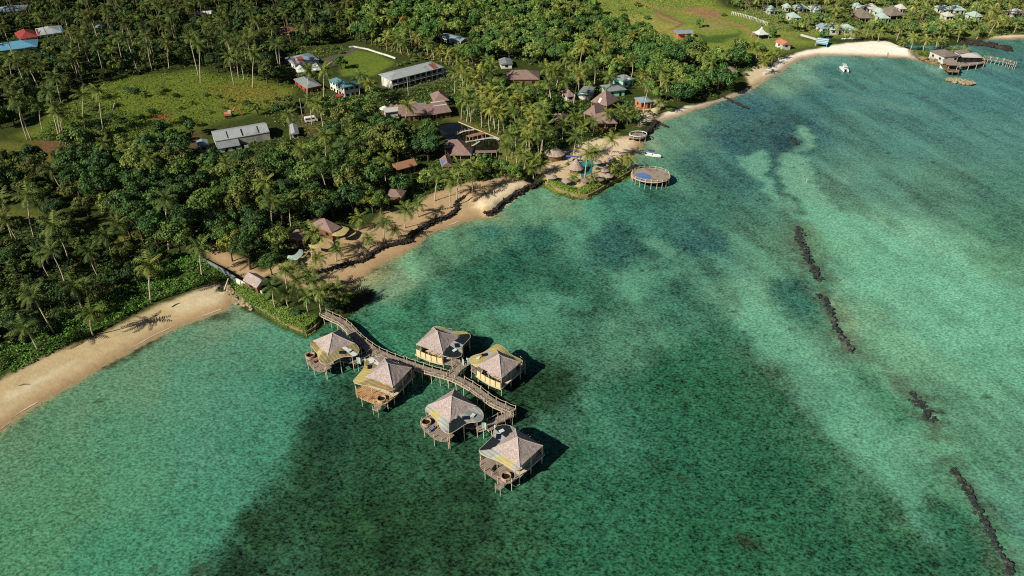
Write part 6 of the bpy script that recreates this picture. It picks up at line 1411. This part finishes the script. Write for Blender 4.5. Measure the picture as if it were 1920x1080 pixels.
def plant_all():
    trunks, btrunks = proto_meshes()
    scatter()
    for p in ((516, 578), (560, 560)): pass
    LAND.append(('boardwalk start', P(610, 588, 1.6)[:2])); LAND.append(('black boulder spit', P(675, 562, 1)[:2])); LAND.append(('white garden wall end', P(380, 490, 1.6)[:2]))
    LAND.append(('lower end of left beach', P(20, 700, 1.6)[:2])); LAND.append(('school lawn', P(690, 122, 1.6)[:2])); LAND.append(('round lookout deck', P(1196, 254, 1.6)[:2])); LAND.append(('long thin groyne', P(1345, 176, 1.6)[:2]))
    LAND.append(('white boulder row', P(1596, 78, 1.6)[:2])); LAND.append(('far end of sandy bay', P(1640, 80, 1.6)[:2])); LAND.append(('dirt tracks on the field', P(1270, 42, 1.6)[:2])); LAND.append(('boulder seawall bend', P(770, 448, 1.6)[:2])); LAND.append(('narrow inlet', P(1725, 84, 1.6)[:2])); LAND.append(('middle of left field', P(330, 200, 1.6)[:2])); LAND.append(('tall bare dead trunk', P(199, 248, 1.6)[:2]))
    lx = np.array([v[1] for v in LAND])
    vis = []
    for s in SPECS:
        c = proj(s['p'] + np.array([0, 0, s['h']])); s['px'] = c; pr = s['r'] * F_PX / c[2]
        s['scr'] = pr if (-pr * .5 < c[0] < 1920 + pr * .5 and -pr * .5 < c[1] < 1080) else -1
        if s['scr'] > 0 and not s['fix']: s['scr'] *= .8
    indiv = []; mass = []
    for kind, cap in (('palm', 296), ('tree', 296), ('shrub', 100)):
        L = sorted((s for s in SPECS if s['k'] == kind), key=lambda s: -s['scr'])
        indiv += [s for s in L[:cap] if s['scr'] > 0]; mass += [s for s in L[:cap] if s['scr'] <= 0] + L[cap:]
    # wording: which landmark each one stands nearest to, and how many of its kind are nearer
    NM = {'palm': ('coconut palm', 'palms'), 'tree': ('leafy tree', 'leafy trees'), 'shrub': ('low shrub', 'shrubs')}
    byl = {}; ind = set(id(s) for s in indiv)
    for s in SPECS:
        d = np.linalg.norm(lx - s['p'][:2], axis=1); i = int(d.argmin()); s['ld'], s['li'] = d[i], i
        byl.setdefault((s['k'], i), []).append(s)
    for (k, i), L in byl.items():
        L.sort(key=lambda s: s['ld'])
        for j, s in enumerate(L):
            if id(s) not in ind: continue
            if k == 'palm':
                ad = 'short' if s['h'] < 6 else ('tall' if s['h'] > 12 else 'slender')
                if abs(s['lean']) > 2.2: ad += ' left leaning' if s['lean'] < 0 else ' right leaning'
            elif k == 'tree': ad = ('broad ' if s['r'] > 5 else ('small ' if s['r'] < 3 else '')) + ('olive' if s['c'][0] > 95 else ('yellow green' if s['c'][0] > 80 else ('bright green' if s['c'][1] > 98 else 'dark green')))
            else: ad = 'rounded green'
            nm = {'palm': 'palm', 'tree': 'leafy tree', 'shrub': 'shrub'}[k]
            if j < (12 if s['z'] else 20):
                s['label'] = f"{ad} {NM[k][0]}, {ORD[j]} {nm} to the {LAND[i][0]}"
                s['group'] = f"{NM[k][1]} round the {LAND[i][0]}"
            elif s['z']:
                s['label'] = f"{NM[k][0]} in the {s['z']}, crowded by its neighbours"
                s['group'] = f"{NM[k][1]} crowding the {s['z']}"
            else:
                s['label'] = f"{NM[k][0]} in the crowd around the {LAND[i][0]}"
                s['group'] = f"{NM[k][1]} round the {LAND[i][0]}"
    for s in indiv:
        lab = ' '.join(s['label'].split()[:16])
        k = s['k']; x, y, z = s['p']; vi = random.randrange(6)
        root = thing('palm_tree' if k == 'palm' else ('broadleaf_tree' if k == 'tree' else 'shrub'), lab, {'palm': 'palm tree', 'tree': 'tree', 'shrub': 'shrub'}[k], (x, y, z - .1), 0, s['group'])
        f = .88 + random.random() * .3
        if k == 'palm':
            tp = Vector((s['lean'], random.uniform(-.6, .6), s['h']))
            o = bpy.data.objects.new('trunk', random.choice(trunks)); COL.objects.link(o); o.parent = root
            o.rotation_mode = 'QUATERNION'; o.rotation_quaternion = tp.to_track_quat('Z', 'Y'); tk = min(1.15, .75 + s['h'] * .025); o.scale = (tk, tk, tp.length / 10)
            c = bpy.data.objects.new('crown', PALMS[vi][0]); COL.objects.link(c); c.parent = root
            c.location = tp; c.rotation_euler = (random.uniform(-.12, .12), random.uniform(-.12, .12), random.random() * 6.28); q = s['cs'] * random.uniform(.92, 1.08); c.scale = (q, q, q)
        else:
            q = s['r'] / 4.7
            zs = 1.0 if k == 'tree' else .8
            if k == 'tree':
                o = bpy.data.objects.new('trunk', random.choice(btrunks)); COL.objects.link(o); o.parent = root; o.scale = (q, q, max(.3, s['h'] / 6.4)); o.rotation_euler = (0, 0, random.random() * 6.28)
            c = bpy.data.objects.new('crown' if k == 'tree' else 'foliage', LEAF[vi][0]); COL.objects.link(c); c.parent = root
            c.rotation_euler = (0, 0, random.random() * 6.28); c.scale = (q, q * random.uniform(.9, 1.1), q * zs); c.location = (0, 0, s['h'] - 6.4 * q * zs)
        c.color = rgb4(s['c'], f)
    # everything farther: two masses
    for kind, nm, lb in (('palm', 'palm_grove', 'mass of distant coconut palms filling the woods'), ('tree', 'forest', 'mass of distant leafy trees filling the woods')):
        V, F, T, Cc = [], [], [], []; TV, TF = MB(), None
        nv = 0
        for s in mass:
            if s['k'] != kind: continue
            av, af, at = (PALMS if kind == 'palm' else LEAF)[random.randrange(6)][1]
            a = random.random() * 6.28; ca, sa = math.cos(a), math.sin(a)
            q = s['cs'] if kind == 'palm' else s['r'] / 4.7
            rot = np.array([[ca, -sa, 0], [sa, ca, 0], [0, 0, 1]])
            v = (av if kind == 'palm' else av - np.array([0, 0, 6.4])) @ rot.T * q + s['p'] + np.array([s['lean'], 0, s['h']])
            V.append(v); F.append(af + nv); nv += len(v); T.append(at); Cc.append(np.tile(np.array(rgb4(s['c'], .88 + random.random() * .3)[:3]), (len(v), 1)))
            TV.bar(s['p'] - np.array([0, 0, .3]), s['p'] + np.array([s['lean'], 0, s['h'] * (1 if kind == 'palm' else .8)]), .2 if kind == 'palm' else .3, .14, 5)
        if not V: continue
        n0 = nv; tv = np.array(TV.v); tf = [f for f in TV.f if len(f) == 4]
        V.append(tv); F.append(np.array(tf) + n0); T.append(np.ones(len(tv))); Cc.append(np.tile(np.array(lin((150, 132, 108) if kind == 'palm' else (96, 82, 64))), (len(tv), 1)))
        o = np_mesh(nm, np.concatenate(V), np.concatenate(F), 4, MT['leafmass'], {'Tint': np.concatenate(T), 'Col': np.concatenate(Cc)})
        tag(o, lb, nm.replace('_', ' '), kind='stuff')
    print('plants', len(indiv), 'individual', len(mass), 'massed', {k: sum(1 for s in SPECS if s['k'] == k) for k in NM})
    undergrowth()
def leafy(name, regions, label, cat, kind=None, zfun=None):
    r_ = np.random.default_rng(77); P_, N_, S_, C_ = [], [], [], []
    for px, dens, h, size, pal in regions:
        pw = poly_w(px); lo, hi = pw.min(0), pw.max(0)
        n = int(np.prod(hi - lo) * dens)
        q = r_.uniform(lo, hi, (n, 2)); q = q[poly_sd(pw, q)[0] > 0]
        if not len(q): continue
        clump = fbm(q[:, 0], q[:, 1], 3.2, 55, 3); keep = clump > (.32 if kind else 0)
        q, clump = q[keep], clump[keep]
        hz = height(q) if zfun is None else np.full(len(q), zfun)
        top = h * np.clip((clump - .25) * 2.2, .15, 1.3)
        z = hz + top * r_.uniform(.35, 1.0, len(q)) ** .5
        P_.append(np.c_[q, z]); N_.append(unit(r_.normal(size=(len(q), 3)) * .55 + np.array([-.1, -.1, .8]))); S_.append(size * r_.uniform(.6, 1.3, len(q)))
        C_.append(LEAFK * .85 * np.array([leafc(c) for c in pal])[r_.integers(len(pal), size=len(q))] * r_.uniform(.7, 1.25, (len(q), 1)))
    pos, nn, sz, cc = np.concatenate(P_), np.concatenate(N_), np.concatenate(S_), np.concatenate(C_)
    v, f = cards(pos, nn, sz, r_)
    o = np_mesh(name, v, f, 4, MT['leafmass'], {'Tint': np.ones(len(v)), 'Col': np.repeat(cc, 4, 0)})
    return tag(o, label, cat, kind=kind)
def undergrowth():
    D, Mi = G_DARK, G_MID
    vivid = [(60, 106, 34), (74, 118, 38), (52, 94, 32), (88, 124, 44)]
    regs = [([(-60, 735), (0, 716), (87, 669), (130, 648), (175, 630), (230, 600), (287, 570), (330, 553), (375, 538), (400, 522), (380, 480), (330, 478), (270, 520), (160, 580), (60, 635), (-60, 680)], 9, 1.5, .30, vivid),
            ([(-60, 430), (120, 430), (250, 480), (330, 485), (270, 520), (160, 580), (60, 640), (-60, 690)], 3.2, 1.6, .36, D),
            ([(385, 492), (430, 518), (445, 530), (430, 536), (400, 520)], 10, 1.3, .28, vivid),
            ([(60, 270), (130, 205), (195, 160), (375, 138), (480, 158), (545, 180), (480, 215), (395, 238), (300, 272)], 1.5, .7, .34, [(78, 104, 38), (88, 108, 40), (64, 92, 34), (100, 112, 46)]),
            ([(60, 270), (130, 205), (190, 200), (300, 240), (340, 262), (300, 275)], 3.0, 1.5, .36, [(70, 98, 36), (60, 88, 34), (80, 104, 40)]),
            ([(130, 330), (330, 290), (560, 262), (690, 245), (820, 250), (800, 350), (620, 410), (520, 500), (390, 462), (255, 480)], 1.3, 1.6, .42, D),
            ([(-170, 100), (-170, 250), (20, 250), (180, 160), (375, 134), (545, 172), (560, 150), (530, 100), (640, 85), (640, -40), (-250, -40)], .7, 1.8, .5, D),
            ([(660, 85), (640, -40), (1080, -40), (1120, 45), (1230, 98), (1400, 112), (1345, 185), (1235, 178), (1000, 128), (860, 95)], .7, 1.8, .5, Mi),
            ([(690, 92), (760, 84), (900, 100), (900, 128), (840, 128), (760, 112)], 2.4, 1.6, .4, [(104, 108, 50), (88, 104, 44), (126, 116, 60)]),
            ([(590, 190), (690, 182), (860, 165), (905, 150), (940, 145), (900, 190), (720, 235), (600, 258)], 1.8, 1.4, .4, Mi),
            ([(850, 175), (1000, 150), (1150, 175), (1210, 215), (1150, 250), (1010, 315), (950, 330), (985, 280), (870, 226)], 1.8, 1.3, .38, Mi),
            ([(540, 95), (640, 92), (655, 100), (600, 116), (585, 138), (560, 150), (548, 172), (600, 192), (590, 215), (545, 205), (548, 180), (480, 214), (520, 236), (560, 262), (610, 250), (690, 232), (700, 182), (720, 172), (845, 142), (905, 142), (905, 160), (720, 182), (610, 175)], 2.0, 1.1, .36, [(78, 100, 40), (66, 92, 38), (96, 108, 46)]),
            ([(1350, -40), (2000, -40), (2000, 60), (1850, 66), (1700, 72), (1540, 66), (1440, 60), (1390, 30)], 1.0, 1.2, .5, G_LITE),
            ([(1095, -20), (1320, -40), (1350, 15), (1240, 20), (1180, 55), (1115, 40)], .5, .7, .5, [(112, 130, 50), (96, 120, 46)]),
            ([(1230, 198), (1290, 178), (1340, 160), (1400, 124), (1470, 88), (1490, 84), (1470, 94), (1425, 118), (1390, 136), (1335, 168), (1285, 187)], 2.0, 1.2, .4, Mi),
            ([(820, 300), (950, 300), (960, 335), (880, 346), (800, 368), (720, 405), (700, 395), (780, 350)], 2.2, 1.4, .38, Mi)]
    o = leafy('undergrowth', regs, 'low creepers, bushes and rough plants covering the ground', 'undergrowth', 'stuff')
    leafy('hedge', [([(433, 541), (446, 554), (470, 570), (501, 589), (540, 612), (575, 626), (589, 617), (602, 599), (585, 596), (560, 590), (520, 570), (480, 550), (446, 531)], 40, .8, .20, [(92, 124, 44), (104, 132, 50), (80, 114, 40), (112, 132, 56)])], 'bright green sloping hedge on the seawall corner beside the boardwalk', 'hedge')
    leafy('hedge', [([(1024, 345), (1050, 359), (1081, 370), (1080, 357), (1055, 347), (1030, 337)], 30, 1.0, .22, [(84, 122, 40), (98, 130, 44), (70, 108, 36)])], 'green hedge along the left side of the pool garden corner', 'hedge')
    leafy('hedge', [([(1084, 370), (1101, 369.5), (1118, 361), (1145, 344), (1172, 330), (1183, 321), (1170, 318), (1140, 332), (1110, 346), (1086, 357)], 30, 1.0, .22, [(98, 124, 46), (112, 132, 50), (84, 112, 40)])], 'green hedge along the right side of the pool garden corner', 'hedge')
# ------------------------------------------------------------------ light, sky, camera
SUN_EL, SUN_DIR = R(36), R(37)   # shadows run 37 degrees off the frame's right, away
def light():
    w = bpy.data.worlds.new('World'); SC.world = w; w.use_nodes = True
    nt = w.node_tree; bg = nt.nodes['Background']
    sky = nt.nodes.new('ShaderNodeTexSky'); sky.sky_type = 'NISHITA'; sky.sun_disc = False
    sky.sun_elevation = SUN_EL; sky.air_density = .5; sky.dust_density = .4; sky.ozone_density = .6
    tosun = Vector((-math.cos(SUN_DIR) * math.cos(SUN_EL), -math.sin(SUN_DIR) * math.cos(SUN_EL), math.sin(SUN_EL)))
    sky.sun_rotation = math.atan2(tosun.x, tosun.y)
    nt.links.new(sky.outputs[0], bg.inputs['Color']); bg.inputs['Strength'].default_value = .05
    l = bpy.data.lights.new('sun', 'SUN'); l.energy = 5.0; l.angle = R(.5); l.color = (1, .93, .80)
    o = bpy.data.objects.new('sun', l); COL.objects.link(o); o.rotation_mode = 'QUATERNION'; o.rotation_quaternion = tosun.to_track_quat('Z', 'Y'); o.location = (0, 0, 300)
    c = bpy.data.cameras.new('camera'); co = bpy.data.objects.new('camera', c); COL.objects.link(co)
    c.sensor_width = 36; c.lens = 36 * F_PX / 1920; c.clip_end = 6000; c.clip_start = 1
    co.location = (0, 0, CAM_H); co.rotation_euler = (math.pi / 2 - PITCH, 0, 0)
    SC.camera = co
    vs = SC.view_settings; vs.view_transform = 'Standard'; vs.look = 'None'; vs.exposure = 0.1; vs.gamma = 1.0
    SC.display_settings.display_device = 'sRGB'
    SC.cycles.max_bounces = 6; SC.cycles.diffuse_bounces = 1; SC.cycles.glossy_bounces = 2; SC.cycles.transparent_max_bounces = 8
    SC.cycles.use_denoising = False; SC.cycles.filter_width = 1.1
init_mats(); build_ground(); build_water(); build_foam(); villas(); boardwalk(); houses(); resort(); plant_all(); light()
